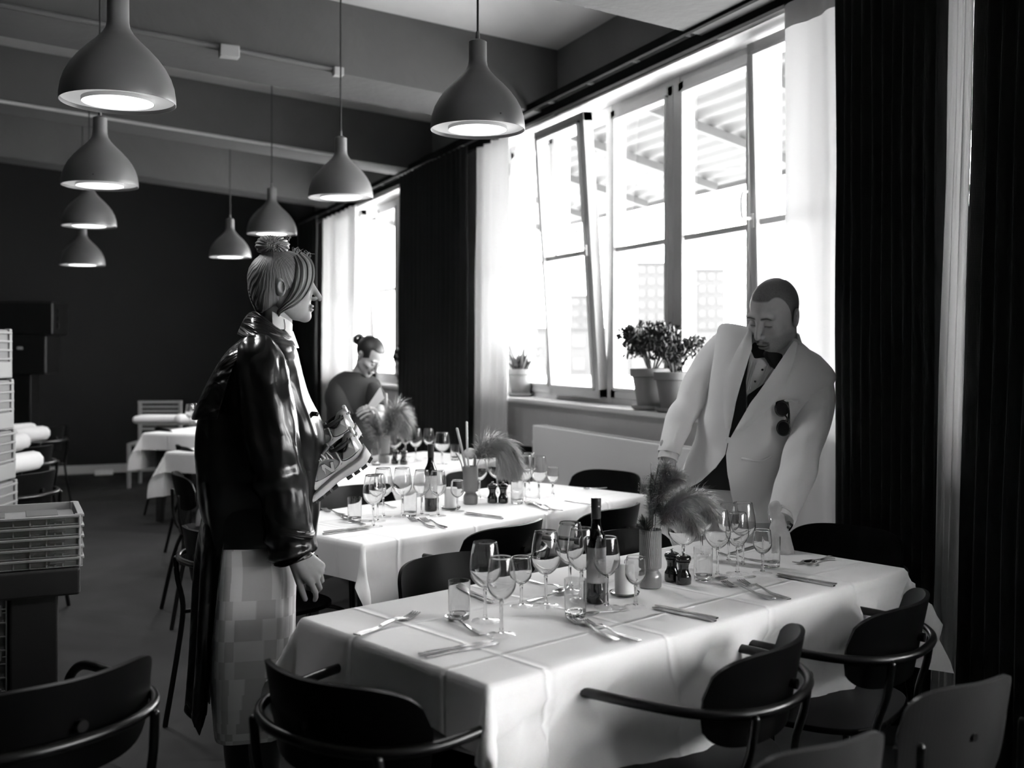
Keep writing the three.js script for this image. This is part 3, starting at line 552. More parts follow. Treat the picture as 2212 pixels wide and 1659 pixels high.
// ---------------------------------------------------------------- glasses, bottles, cutlery on the tables
const clearGlass = phys(1, 0.0, { transmission: 1, thickness: 0.01, ior: 1.47 });
const CLOTH_Y = TABLE_Y + 0.0006;
function makeGlass(kind) { // thin bowl and solid stem, or thin wall and solid base
  if (kind === 'tumbler') return { tumbler_wall: lathe([[0.0242, 0.0168], [0.0265, 0.0168], [0.0272, 0.024], [0.0282, 0.098], [0.0271, 0.098], [0.026, 0.024], [0.0242, 0.0168]], 40), tumbler_base: lathe([[0, 0.0008], [0.023, 0.0008], [0.0258, 0.004], [0.0264, 0.0165], [0.022, 0.0155], [0, 0.015]], 40) };
  const [H, R, rim, foot, stemH] = { large: [0.2, 0.0395, 0.0295, 0.036, 0.082], medium: [0.187, 0.035, 0.0262, 0.034, 0.082], small: [0.133, 0.028, 0.0245, 0.029, 0.058], balloon: [0.19, 0.047, 0.036, 0.036, 0.075] }[kind];
  const N = 22, top = 0.4, w = 0.001, rad = (k) => k < top ? R * pow(sin(k / top * PI / 2), 0.62) : lerp(R, rim, pow((k - top) / (1 - top), 1.5)), b = [[0, stemH - 0.001]];
  for (let i = 1; i <= N; i++) b.push([max(rad(i / N), 0.005), stemH - 0.001 + (H - stemH) * i / N]);
  for (let i = N; i >= 1; i--) b.push([max(rad(i / N) - w, 0.0008), stemH + 0.0035 * (1 - i / N) + (H - stemH) * i / N]);
  b.push([0, stemH + 0.004]);
  const foot1 = lathe([[0.0065, 0.0075], [foot * 0.5, 0.004], [foot * 0.9, 0.0022], [foot, 0.0014]], 36), ring = tf(new THREE.TorusGeometry(foot, 0.0009, 6, 40), { r: [PI / 2, 0, 0], p: [0, 0.0012, 0] });
  return { bowl: lathe(b, 40), stem: lathe([[0, 0.003], [0.0075, 0.0062], [0.005, 0.012], [0.0042, 0.02], [0.0036, stemH * 0.55], [0.0042, stemH * 0.9], [0.0052, stemH - 0.0015], [0, stemH - 0.0012]], 28), foot: join([foot1, ring]) };
}
const glassGeo = {}, thinGlass = phys(1, 0, { transmission: 1, thickness: 0, ior: 1.5 });
function glassThing(kind, p, label, group) {
  const word = kind === 'tumbler' ? 'water_tumbler' : 'wine_glass', t = thing(word, label, 'glass', p, 0, group), g = glassGeo[kind] ||= makeGlass(kind);
  for (const k in g) mesh(k, g[k], k === 'foot' ? thinGlass : clearGlass, t);
  return t;
}
const glassAt = (kind, px, py, label, group) => glassThing(kind, onPlane(px, py, CLOTH_Y), label, group);
// cutlery lies along +x from the handle end, face up
function strip(pts, bend, th = 0.002) { // pts: [x, half width]; a closed outline, bent by bend(x)
  const s = new THREE.Shape(); pts.forEach(([x, w], i) => i ? s.lineTo(x, w) : s.moveTo(x, w)); [...pts].reverse().forEach(([x, w]) => s.lineTo(x, -w));
  const g = tf(extrude(s, th, 0.0004), { r: [PI / 2, 0, 0] }), p = g.attributes.position;
  for (let i = 0; i < p.count; i++) p.setY(i, p.getY(i) + bend(p.getX(i)) + 0.003);
  g.computeVertexNormals(); return g;
}
const range = (a, b, n, f) => Array.from({ length: n + 1 }, (_, i) => { const x = lerp(a, b, i / n); return [x, f(x)]; });
const handleBend = (x) => 0.006 * sstep(0.06, 0.125, x) * (1 - sstep(0.14, 0.165, x)) + 0.002 * (1 - sstep(0, 0.05, x));
const handleW = (x) => 0.0075 - 0.0045 * sstep(0, 0.1, x) - 0.002 * (x < 0.006 ? 1 - x / 0.006 : 0);
function forkGeo() {
  const parts = [strip([...range(0, 0.125, 20, handleW), ...range(0.13, 0.158, 8, (x) => 0.003 + 0.0085 * sstep(0.125, 0.155, x))], handleBend)];
  for (let i = 0; i < 4; i++) parts.push(tf(strip(range(0.156, 0.2, 10, (x) => 0.0014 - 0.0006 * sstep(0.18, 0.2, x)), (x) => handleBend(0.16) - 0.002 + 0.006 * pow(max(0, (x - 0.156) / 0.044), 1.8)), { p: [0, 0, (i - 1.5) * 0.0062] }));
  return join(parts);
}
function spoonGeo() {
  const bowl = grid(16, 10, (s, t) => { const a = s * 2 * PI, r = t; return [0.138 + 0.026 * r * cos(a), 0.0012 + 0.007 * r * r, 0.0165 * r * sin(a)]; });
  return join([strip(range(0, 0.122, 20, (x) => 0.006 - 0.0035 * sstep(0, 0.1, x)), (x) => 0.005 * sstep(0.05, 0.122, x)), thick(bowl, 0.0014, 16, 10)]);
}
function knifeParts() { return { handle: strip(range(0, 0.1, 12, (x) => 0.0065 - 0.002 * sstep(0.02, 0.1, x)), () => 0.001, 0.004), blade: strip([...range(0.1, 0.205, 12, (x) => 0.0055 + 0.0035 * sstep(0.1, 0.13, x)), [0.215, 0.0075], [0.225, 0.004], [0.229, 0.001]], () => 0.0, 0.0014) }; }
const FORK = forkGeo(), SPOON = spoonGeo(), KNIFE = knifeParts();
function cutlery(kind, a, b, label, group) { // a: handle end, b: tip
  const A = onPlane(a[0], a[1], CLOTH_Y), B = onPlane(b[0], b[1], CLOTH_Y), d = B.clone().sub(A), L = { fork: 0.2, spoon: 0.164, knife: 0.229 }[kind], k = clamp(d.length() / L, 0.85, 1.2);
  let o;
  if (kind === 'knife') { o = thing('table_knife', label, 'knife', A, 0, group); mesh('handle', KNIFE.handle, M.steel, o); mesh('blade', KNIFE.blade, M.steel, o); }
  else o = single(kind === 'fork' ? 'table_fork' : 'spoon', kind === 'fork' ? FORK : SPOON, M.steel, label, kind, group);
  o.position.copy(A).setY(CLOTH_Y + 0.0004); o.rotation.y = atan2(-d.z, d.x); o.scale.setScalar(k); return o;
}
const bottleGlass = phys(0.006, 0.06, { clearcoat: 0.5, clearcoatRoughness: 0.03 }), paper = std(0.72, 0.8);
const labelTex = (() => { const c = document.createElement('canvas'); c.width = 256; c.height = 256; const x = c.getContext('2d'); x.fillStyle = '#d8d8d8'; x.fillRect(0, 0, 256, 256); x.fillStyle = '#777'; x.font = 'italic 34px serif'; x.fillText('JJ', 112, 205); x.fillStyle = '#c2c2c2'; x.fillRect(0, 0, 256, 8); x.fillRect(0, 248, 256, 8); for (let i = 0; i < 3; i++) x.fillRect(60 + i * 12, 70 + i * 26, 130 - i * 24, 7); const t = new THREE.CanvasTexture(c); t.colorSpace = THREE.SRGBColorSpace; return t; })();
let bottleProto;
function bottleAt(px, py, label) {
  const p = onPlane(px, py, CLOTH_Y);
  if (bottleProto) { copyOf(bottleProto, label, p, YAW); return; }
  const t = bottleProto = thing('wine_bottle', label, 'bottle', p, YAW), r = 0.0265;
  mesh('body', lathe([[0, 0.004], [0.018, 0.0005], [r - 0.002, 0.0005], [r, 0.004], [r, 0.166], [r - 0.002, 0.178], [r - 0.009, 0.192], [0.0135, 0.203], [0.0122, 0.215], [0.0118, 0.25], [0.0118, 0.262], [0, 0.262]], 48), bottleGlass, t);
  mesh('screw_cap', lathe([[0.0124, 0.226], [0.0132, 0.227], [0.0132, 0.255], [0.014, 0.257], [0.014, 0.259], [0.0132, 0.261], [0.0136, 0.264], [0.0136, 0.28], [0.0125, 0.282], [0, 0.282]], 40), phys(0.02, 0.3, { clearcoat: 0.3 }), t);
  mesh('paper_label', tf(new THREE.CylinderGeometry(r + 0.0006, r + 0.0006, 0.095, 40, 1, true, -1.15, 2.9), { p: [0, 0.103, 0] }), std(0.85, 0.75, { map: labelTex, side: THREE.DoubleSide }), t);
}
const wax = phys(0.78, 0.55, { sheen: 0.2 });
function candleAt(px, py, label, plateLabel) {
  const p = onPlane(px, py, CLOTH_Y);
  const d = single('glass_coaster', lathe([[0, 0.0005], [0.03, 0.0005], [0.04, 0.004], [0.042, 0.011], [0.04, 0.011], [0.037, 0.0065], [0, 0.0055]], 40), clearGlass, plateLabel, 'dish'); d.position.copy(p);
  const t = thing('pillar_candle', label, 'candle', p.clone().setY(CLOTH_Y + 0.0058));
  mesh('candle_wax', lathe([[0, 0], [0.0265, 0], [0.0272, 0.003], [0.0272, 0.083], [0.0255, 0.087], [0.02, 0.0845], [0, 0.082]], 40), wax, t);
  mesh('wick', tube([[0, 0.08, 0], [0.0005, 0.088, 0.0005], [0.002, 0.094, 0.001]], 0.0009, 8, 6), M.black, t);
}
const vaseMat = std(0.25, 0.42, { metalness: 0.35, bumpMap: tex(512, (u, v) => { const a = abs(((u * 34 + v * 15) % 1) - 0.5), b = abs(((u * 34 - v * 15 + 40) % 1) - 0.5); return min(a, b) * 2; }), bumpScale: 0.0016 }), vasePlain = std(0.27, 0.3, { metalness: 0.4 });
function vaseAt(px, py, label, mirror) {
  const t = thing('metal_vase', label, 'vase', onPlane(px, py, CLOTH_Y));
  const rT = mirror ? 0.0335 : 0.0318, cut = 0.056;
  mesh('patterned_upper', lathe([[rT - 0.0035, cut], [rT - 0.001, cut], [rT, cut + 0.003], [rT, 0.164], [rT - 0.001, 0.166], [rT - 0.003, 0.166], [rT - 0.004, 0.16], [rT - 0.004, cut + 0.008], [0, cut + 0.004]], 64), mirror ? std(0.2, 0.6) : vaseMat, t);
  mesh('smooth_base', lathe([[0, 0.0006], [0.0295, 0.0006], [0.0312, 0.003], [0.0315, 0.03], [0.0305, 0.037], [0.0235, 0.047], [0.0225, 0.051], [rT - 0.002, cut + 0.001], [0, cut + 0.001]], 64), mirror ? std(0.2, 0.5) : vasePlain, t);
  return t;
}
const millBlack = phys(0.008, 0.12, { clearcoat: 0.8, clearcoatRoughness: 0.05 });
let millProto;
function millAt(px, py, label) {
  const p = onPlane(px, py, CLOTH_Y);
  if (millProto) { copyOf(millProto, label, p, px); return; }
  const t = millProto = thing('pepper_mill', label, 'mill', p);
  mesh('body', lathe([[0, 0.0005], [0.0215, 0.0005], [0.0225, 0.003], [0.0225, 0.022], [0.021, 0.026], [0.0165, 0.034], [0.0145, 0.045], [0.0155, 0.056], [0.019, 0.063], [0.0195, 0.0655], [0, 0.0655]], 40), millBlack, t);
  mesh('turning_head', lathe([[0, 0.0665], [0.02, 0.0665], [0.0222, 0.07], [0.0225, 0.075], [0.02, 0.081], [0.012, 0.0845], [0, 0.085]], 40), millBlack, t);
  mesh('metal_knob', lathe([[0, 0.084], [0.003, 0.084], [0.003, 0.088], [0.0052, 0.0895], [0.0052, 0.093], [0.003, 0.0945], [0, 0.0945]], 20), M.steel, t);
}
// dried grasses: stalks that stand in the vase and plumes of fine hair
const straw = std(0.42, 0.9), strawPale = std(0.62, 0.9), strawDark = std(0.2, 0.9);
function fluff(path, n, len, spread, seed, droop = 0.3, thick_ = 0.00035) { // fine hairs along a path
  const R = rng(seed), c = curve(path), pos = [], idx = [], nor = []; 
  for (let i = 0; i < n; i++) {
    const t = R(), o = c.getPoint(t), d = c.getTangent(t), v = V3(R() - 0.5, R() - 0.5, R() - 0.5).normalize().multiplyScalar(spread).addScaledVector(d, 0.6).normalize(), L = len * (0.5 + R()) * (0.55 + 0.45 * sin(t * PI));
    let q = o.clone(), w = V3(R() - 0.5, R() - 0.5, R() - 0.5).cross(v).normalize().multiplyScalar(thick_);
    const base = pos.length / 3, K = 3;
    for (let k = 0; k <= K; k++) { const e = k < K ? 1 : 0.2; pos.push(q.x + w.x * e, q.y + w.y * e, q.z + w.z * e, q.x - w.x * e, q.y - w.y * e, q.z - w.z * e); nor.push(v.x, v.y + 0.4, v.z, v.x, v.y + 0.4, v.z); q = q.clone().addScaledVector(v, L / K); v.y -= droop * 0.5; v.normalize(); }
    for (let k = 0; k < K; k++) { const a = base + 2 * k; idx.push(a, a + 1, a + 3, a, a + 3, a + 2); }
  }
  const g = new THREE.BufferGeometry(); g.setAttribute('position', new THREE.Float32BufferAttribute(pos, 3)); g.setAttribute('normal', new THREE.Float32BufferAttribute(nor, 3)); g.setIndex(idx); return plain(g);
}
const hairMat = std(0.62, 1, { side: THREE.DoubleSide }), hairMatPale = std(0.7, 1, { side: THREE.DoubleSide });
// rows of [x, y, z] in the camera's own axes from the mouth of the vase, in metres
function bouquet(vx, vy, label, build) { const p = onPlane(vx, vy, CLOTH_Y); const t = thing('dried_grass_bouquet', label, 'dried flowers', p.setY(CLOTH_Y + 0.0605), YAW); build(t); return t; }
const seedHeads = (paths, n, spread, r, seed) => { // many tiny grains scattered round paths
  const R = rng(seed), out = [], G = new THREE.TetrahedronGeometry(1);
  for (const p of paths) { const c = curve(p); for (let i = 0; i < n; i++) { const o = c.getPoint(R()); const s = r * (0.6 + R() * 0.8); out.push(tf(G.clone(), { p: [o.x + (R() - 0.5) * spread, o.y + (R() - 0.5) * spread, o.z + (R() - 0.5) * spread], s: [s, s, s], r: [R() * 6, R() * 6, 0] })); } }
  return join(out);
};
// ---- the nearest table
vaseAt(1405, 1268, 'patterned metal vase with a smooth waisted base on the nearest table');
bouquet(1405, 1268, 'dried grasses with tall reed and arching plume in the vase of the nearest table', (t) => {
  const s = 3.03 / FOCAL, P = (x, y, z = 0) => [(x - 1405) * s, (1268 - y) * s - 0.0605, z];
  mesh('tall_reed', join([tube([P(1408, 1225), P(1411, 1085), P(1421, 1010), P(1423, 1005)], 0.0028, 20, 8), bar(P(1423, 1006), P(1426, 985), 0.0022, 0.0004)]), strawPale, t);
  mesh('stalk', tube([P(1412, 1225, 0.004), P(1416, 1090, 0.01), P(1424, 1040, 0.015)], 0.0013, 16, 6), straw, t);
  mesh('stalk', tube([P(1410, 1225, -0.006), P(1433, 1117, 0.0), P(1460, 1090, 0.0)], 0.0013, 20, 6), straw, t);
  mesh('stalk', tube([P(1402, 1225, 0.008), P(1404, 1060, 0.006), P(1407, 1000, 0.0)], 0.0012, 16, 6), straw, t);
  stuff(mesh('arching_plume', fluff([P(1430, 1122, 0), P(1455, 1093, 0.005), P(1488, 1078, 0), P(1518, 1085, -0.005), P(1540, 1108, -0.01)], 9000, 0.055, 0.75, 11, 0.9, 0.00028), hairMat, t));
  stuff(mesh('arching_plume', fluff([P(1428, 1130, 0.02), P(1445, 1105, 0.02), P(1470, 1095, 0.02), P(1490, 1115, 0.02), P(1500, 1140, 0.015)], 5500, 0.05, 0.8, 12, 0.8, 0.00028), hairMat, t));
  stuff(mesh('feathery_plume', fluff([P(1414, 1110, 0), P(1430, 1050, 0), P(1440, 1008, 0)], 4200, 0.036, 0.9, 13, 0.1), hairMat, t));
  stuff(mesh('feathery_plume', fluff([P(1420, 1090, 0.01), P(1450, 1035, 0.01), P(1470, 1032, 0.01)], 3600, 0.032, 0.9, 14, 0.2), hairMat, t));
  stuff(mesh('slim_plume', fluff([P(1402, 1150, 0.01), P(1404, 1080, 0.005), P(1408, 1025, 0)], 2200, 0.018, 0.8, 15, 0), hairMat, t));
  stuff(mesh('seed_sprays', seedHeads([[P(1400, 1030), P(1388, 1035), P(1382, 1055), P(1390, 1068)], [P(1402, 1050), P(1392, 1050), P(1388, 1062)], [P(1440, 1010), P(1470, 1030), P(1480, 1045)], [P(1430, 1010), P(1450, 1020), P(1478, 1040)]], 110, 0.012, 0.0014, 16), straw, t));
  mesh('dark_bud', tf(new THREE.SphereGeometry(0.012, 12, 10), { p: P(1432, 1087, 0.02), s: [0.55, 1.3, 0.6], r: [0, 0, -0.3] }), strawDark, t);
  mesh('dry_leaf', thick(grid(4, 8, (a, b) => { const q = P(lerp(1397, 1385, b), lerp(1145, 1108, b), 0.01 + 0.012 * (a - 0.5) * sin(b * PI)); return [q[0] + 0.011 * (a - 0.5) * sin(b * PI), q[1], q[2]]; }), 0.0006, 4, 8), straw, t);
  stuff(mesh('dry_tuft', fluff([P(1400, 1160, 0.01), P(1388, 1130, 0.015)], 500, 0.03, 0.6, 17, 0, 0.0005), std(0.1, 1, { side: THREE.DoubleSide }), t));
});
millAt(1451.5, 1254, 'black pepper mill behind its twin on the nearest table');
millAt(1476.5, 1261, 'black pepper mill in front of its twin on the nearest table');
bottleAt(1287.5, 1301, 'dark wine bottle with a cream label on the nearest table');
candleAt(1349, 1286, 'unlit white pillar candle beside the bottle on the nearest table', 'small glass coaster under the candle of the nearest table');
const nt = 'on the nearest table';
glassAt('large', 1048, 1342, 'large wine glass standing left of all others, behind the front glass ' + nt);
glassAt('medium', 1083, 1372, 'medium wine glass closest to the camera ' + nt);
glassAt('small', 1126, 1310, 'small stemmed glass between the front glasses and the middle cluster ' + nt);
glassAt('large', 1179, 1309, 'wine glass at the near edge of the middle cluster, seen against the black chair');
glassAt('large', 1231, 1283, 'tall wine glass rearmost in the cluster beside the bottle ' + nt);
glassAt('large', 1256, 1300, 'large wine glass directly behind the tumbler near the bottle');
glassAt('medium', 1311, 1312, 'wine glass standing before the bottle label ' + nt);
glassAt('small', 1373, 1311, 'small stemmed glass in front of the white candle ' + nt);
glassAt('tumbler', 992, 1338, 'water tumbler behind the lone spoon ' + nt);
glassAt('tumbler', 1243, 1334, 'water tumbler beside the two forks, before the bottle');
glassAt('tumbler', 1519, 1254, 'water tumbler next to the black mills ' + nt);
glassAt('tumbler', 1666, 1226, 'water tumbler touched by the hand of the man');
glassAt('balloon', 1476, 1232, 'round-bowled wine glass behind the mills, below the arching plume');
glassAt('medium', 1516, 1207, 'wine glass farthest back beside the arching plume');
glassAt('large', 1550, 1245, 'wine glass right beside the tumbler near the mills');
glassAt('medium', 1574, 1214, 'wine glass behind the glass cluster in front of the black trousers');
glassAt('medium', 1593, 1240, 'wine glass at the front of the cluster before the man');
glassAt('large', 1605, 1223, 'large wine glass in front of the hem of the white jacket');
glassAt('small', 1647, 1238, 'small stemmed glass next to the tumbler in the reach of the man');
cutlery('fork', [768, 1375], [907, 1326], 'dinner fork at the camera-side corner, upper of the crossed pair');
cutlery('fork', [775, 1376], [896, 1331], 'dinner fork lying under its twin at the narrow table end');
cutlery('knife', [906, 1415], [1054, 1388], 'table knife at the narrow end of the nearest table, upper one');
cutlery('knife', [920, 1421], [1064, 1393], 'table knife at the narrow end of the nearest table, closer to the edge');
cutlery('spoon', [1041, 1373], [968, 1335], 'dessert spoon in front of the lone water tumbler');
cutlery('knife', [1062, 1303], [984, 1273], 'table knife behind the large glass, towards the far chairs');
cutlery('knife', [1064, 1298], [990, 1270], 'second table knife behind the large glass, next to its twin');
cutlery('spoon', [1141, 1301], [1222, 1279], 'spoon lying behind the middle cluster of glasses');
cutlery('fork', [1142, 1256], [1212, 1272], 'fork lying crosswise behind the middle cluster of glasses');
cutlery('fork', [1334, 1388], [1231, 1338], 'dinner fork before the tumbler, the one of the pair with the shorter reach');
cutlery('fork', [1381, 1388], [1262, 1345], 'dinner fork before the tumbler, its handle reaching nearer the edge');
cutlery('spoon', [1358, 1318], [1272, 1331], 'dessert spoon at the foot of the glass before the bottle');
cutlery('knife', [1545, 1343], [1409, 1314], 'table knife in the middle of the long side, closer to the edge');
cutlery('knife', [1549, 1337], [1421, 1310], 'table knife in the middle of the long side, the inner one');
cutlery('fork', [1672, 1297], [1564, 1261], 'dinner fork by the window end, the one nearer the edge');
cutlery('fork', [1704, 1298], [1593, 1256], 'dinner fork by the window end, the inner one of the pair');
cutlery('spoon', [1631, 1246], [1567, 1252], 'dessert spoon above the pair of forks at the window end');
cutlery('knife', [1802, 1267], [1677, 1244], 'table knife near the window end of the long side, outer one');
cutlery('knife', [1806, 1263], [1691, 1243], 'table knife near the window end of the long side, inner one');
cutlery('fork', [1802, 1208], [1728, 1217], 'fork with its twin beyond the hand of the man, by the table end');
cutlery('spoon', [1794, 1203], [1742, 1222], 'spoon laid over the fork at the table end');
cutlery('knife', [1578, 1197], [1634, 1180], 'dark table knife on the far side, in front of the man');
cutlery('fork', [1645, 1214], [1584, 1203], 'fork behind the glass cluster, below the jacket hem');
// ---- the second table
vaseAt(1016.5, 1088, 'grey waisted vase on the second table', true);
bouquet(1016.5, 1088, 'dried stalks and a pale drooping plume in the vase of the second table', (t) => {
  const s = 4.65 / FOCAL, P = (x, y, z = 0) => [(x - 1016.5) * s, (1088 - y) * s - 0.0605, z];
  mesh('stalk', join([tube([P(1012, 1045), P(1002, 990), P(987, 925)], 0.006, 16, 8)]), straw, t);
  mesh('stalk', tube([P(1016, 1045), P(1010, 980), P(1008, 911)], 0.005, 16, 8), strawPale, t);
  mesh('stalk', tube([P(1005, 1045), P(996, 1000), P(985, 979)], 0.003, 12, 6), strawDark, t);
  mesh('stalk', tube([P(1020, 1045), P(1026, 1000), P(1025, 985)], 0.006, 12, 6), strawDark, t);
  mesh('stalk', tube([P(1022, 1045), P(1032, 1000), P(1060, 958)], 0.002, 12, 6), straw, t);
  mesh('seed_pod', tf(new THREE.SphereGeometry(0.03, 16, 12), { p: P(1015, 980, -0.02), s: [1, 0.85, 1] }), strawPale, t);
  stuff(mesh('drooping_plume', fluff([P(1030, 990), P(1045, 965), P(1070, 955), P(1095, 967), P(1110, 995), P(1112, 1015)], 7500, 0.08, 0.5, 21, 1.1, 0.0006), hairMatPale, t));
  stuff(mesh('drooping_plume', fluff([P(1040, 985, 0.03), P(1065, 965, 0.03), P(1085, 985, 0.03), P(1088, 1015, 0.03)], 4500, 0.07, 0.5, 22, 1.2, 0.0006), hairMatPale, t));
});
millAt(1063.5, 1086, 'black pepper mill closer to the vase on the second table');
millAt(1087, 1086, 'black pepper mill closer to the window on the second table');
bottleAt(930.5, 1103, 'dark wine bottle with a cream label on the second table');
candleAt(974, 1100, 'unlit white pillar candle on the second table', 'small glass coaster under the candle of the second table');
const s2 = 'on the second table';
glassAt('large', 806, 1138, 'wine glass closest to the sneakers ' + s2); glassAt('medium', 815, 1126, 'wine glass in the middle of the trio near the sneakers'); glassAt('large', 828, 1117, 'wine glass at the back of the trio near the sneakers');
glassAt('large', 869, 1116, 'big wine glass standing alone before the chair back ' + s2); glassAt('medium', 911, 1113, 'wine glass overlapping the bottle, on its woman side'); glassAt('medium', 946, 1115, 'wine glass overlapping the bottle, on its candle side');
glassAt('small', 988, 1105, 'small stemmed glass before the candle ' + s2); glassAt('tumbler', 766, 1128, 'water tumbler right next to the leather coat ' + s2); glassAt('tumbler', 886, 1115, 'water tumbler left of the bottle ' + s2);
glassAt('medium', 1036, 1077, 'wine glass just behind the grey vase ' + s2); glassAt('balloon', 1074, 1068, 'round-bowled wine glass under the drooping plume'); glassAt('medium', 1105, 1066, 'wine glass at the window side of the drooping plume');
glassAt('large', 1134, 1078, 'wine glass in front of the radiator, near the mills'); glassAt('medium', 1143, 1062, 'wine glass rearmost before the radiator ' + s2); glassAt('large', 1164, 1081, 'tallest wine glass before the radiator ' + s2);
glassAt('small', 1194, 1070, 'small stemmed glass by the window end ' + s2); glassAt('tumbler', 1117, 1088, 'water tumbler beside the mills ' + s2);
cutlery('knife', [698, 1155], [801, 1142], 'table knife at the narrow end of the second table'); cutlery('knife', [700, 1150], [796, 1139], 'inner table knife at the narrow end of the second table');
cutlery('spoon', [786, 1134], [738, 1119], 'spoon by the tumbler next to the leather coat'); cutlery('fork', [748, 1118], [699, 1102], 'fork at the far corner of the second table, near the coat'); cutlery('fork', [744, 1113], [703, 1103], 'second fork at the far corner of the second table');
cutlery('fork', [936, 1141], [874, 1117], 'outer fork on the near side of the second table'); cutlery('fork', [963, 1142], [893, 1115], 'inner fork on the near side of the second table');
cutlery('knife', [1086, 1121], [1003, 1111], 'outer knife at the middle of the second table'); cutlery('knife', [1083, 1118], [1016, 1109], 'inner knife at the middle of the second table');
cutlery('fork', [1185, 1103], [1121, 1081], 'outer fork at the window end of the second table'); cutlery('fork', [1213, 1105], [1135, 1085], 'inner fork at the window end of the second table');
cutlery('knife', [1288, 1091], [1221, 1081], 'knife by the window end of the second table'); cutlery('spoon', [1310, 1054], [1264, 1058], 'spoon at the corner of the second table below the radiator');
cutlery('fork', [855, 1098], [832, 1092], 'fork behind the big lone glass of the second table');
// ---- the third table
vaseAt(830, 1000, 'blurred dark vase on the third table', true);
bouquet(830, 1000, 'dried stalks and a pale plume in the vase of the third table', (t) => {
  const s = 6.38 / FOCAL, P = (x, y, z = 0) => [(x - 830) * s, (1000 - y) * s - 0.0605, z];
  mesh('stalk', tube([P(828, 970), P(822, 925), P(812, 888), P(800, 882)], 0.011, 16, 8), strawPale, t);
  mesh('stalk', tube([P(832, 970), P(834, 920), P(834, 852)], 0.009, 16, 8), straw, t);
  stuff(mesh('drooping_plume', fluff([P(838, 940), P(845, 905), P(858, 890), P(870, 905), P(874, 930)], 5200, 0.09, 0.6, 31, 0.9, 0.001), hairMatPale, t));
  stuff(mesh('small_plume', fluff([P(826, 955), P(812, 925), P(805, 905)], 1500, 0.06, 0.8, 32, 0.1, 0.001), hairMat, t));
});
millAt(853, 1002, 'black pepper mill nearer the vase on the third table'); millAt(872, 1003, 'black pepper mill nearer the window on the third table');
const s3 = 'on the third table';
glassAt('balloon', 852, 995, 'wine glass directly behind the vase ' + s3); glassAt('large', 876, 988, 'wine glass first in the row behind the mills ' + s3); glassAt('large', 898, 996, 'wine glass second in the row, above the mills ' + s3);
glassAt('medium', 926, 990, 'smaller wine glass in the row ' + s3); glassAt('balloon', 955, 1003, 'largest wine glass at the end of the row ' + s3); glassAt('tumbler', 983, 994, 'water tumbler at the window end ' + s3);
glassAt('tumbler', 812, 1005, 'water tumbler beside the vase ' + s3);
// ---- things on the tables beyond the aisle
{
  const roll = (label, pts, r) => { const m = single('folded_tablecloth', tube(pts, r, 16, 12), std(0.5, 0.9), label, 'linen'); m.geometry.scale(1, 1, 1); return m; };
  const Y = TABLE_Y, q = (px, py, D) => atDepth(px, py, D);
  roll('rolled white linen lying on the aisle table, closest to the crates', [q(18, 1052, 5.75).setY(Y + 0.06), q(72, 1046, 5.95).setY(Y + 0.06)], 0.055);
  roll('rolled white linen second from the crates across the aisle', [q(12, 985, 6.9).setY(Y + 0.065), q(46, 977, 7.1).setY(Y + 0.065)], 0.06);
  roll('long rolled white linen across the aisle, its end pointing at the chairs', [q(30, 954, 7.6).setY(Y + 0.06), q(92, 944, 7.9).setY(Y + 0.06)], 0.055);
  roll('rolled white linen at the back of the aisle table', [q(10, 938, 8.1).setY(Y + 0.06), q(66, 933, 8.3).setY(Y + 0.06)], 0.05);
  const f = single('folded_tablecloth', rbox(0.42, 0.07, 0.3, 0.033, 4), M.whiteMatt, 'folded white linen heap on the fifth table below the slatted chair', 'linen'); f.position.copy(atDepth(345, 913, 9.9)).setY(Y + 0.036); f.rotation.y = YAW;
  const h = single('napkin_heap', rbox(0.2, 0.09, 0.2, 0.043, 4), M.whiteMatt, 'small heap of white napkins beside the glasses at the coat edge', 'napkin'); h.position.copy(atDepth(402, 918, 9.7)).setY(Y + 0.046);
  for (const [x, D, l] of [[410, 9.35, 'lone wine glass at the coat edge on the fifth table'], [420, 9.5, 'wine glass half hidden behind the coat on the fifth table']]) { glassThing('large', atDepth(x, 920, D).setY(CLOTH_Y), l); }
}
// ---------------------------------------------------------------- crates and trolley by the aisle
const crateGrey = std(0.26, 0.6), crateDark = std(0.1, 0.6);
function crateFace(w, h, cols, lip) { // ribbed face of a folding crate in the x-y plane, facing +z; parts by name
  const bodyG = [tf(rbox(w, h, 0.006, 0.002), { p: [w / 2, h / 2, 0] })], ribs = [];
  ribs.push(tf(rbox(w + 0.008, 0.009, 0.022, 0.002), { p: [w / 2, h - 0.005, 0.008] }), tf(rbox(w + 0.002, 0.005, 0.012, 0.002), { p: [w / 2, 0.004, 0.004] }));
  for (let i = 0; i <= cols; i++) ribs.push(tf(rbox(0.005, h - 0.008, 0.015, 0.001), { p: [i * w / cols, h / 2, 0.006] }));
  if (lip) for (const x of [0.2, 0.52, 0.88]) ribs.push(tf(rbox(w * 0.09, h * 0.36, 0.018, 0.002), { p: [x * w, h * 0.62, 0.005] }), tf(rbox(w * 0.012, h * 0.3, 0.012, 0.001), { p: [x * w - 0.008, h * 0.22, 0.005] }));
  return { wall: join(bodyG), ribs: join(ribs) };
}
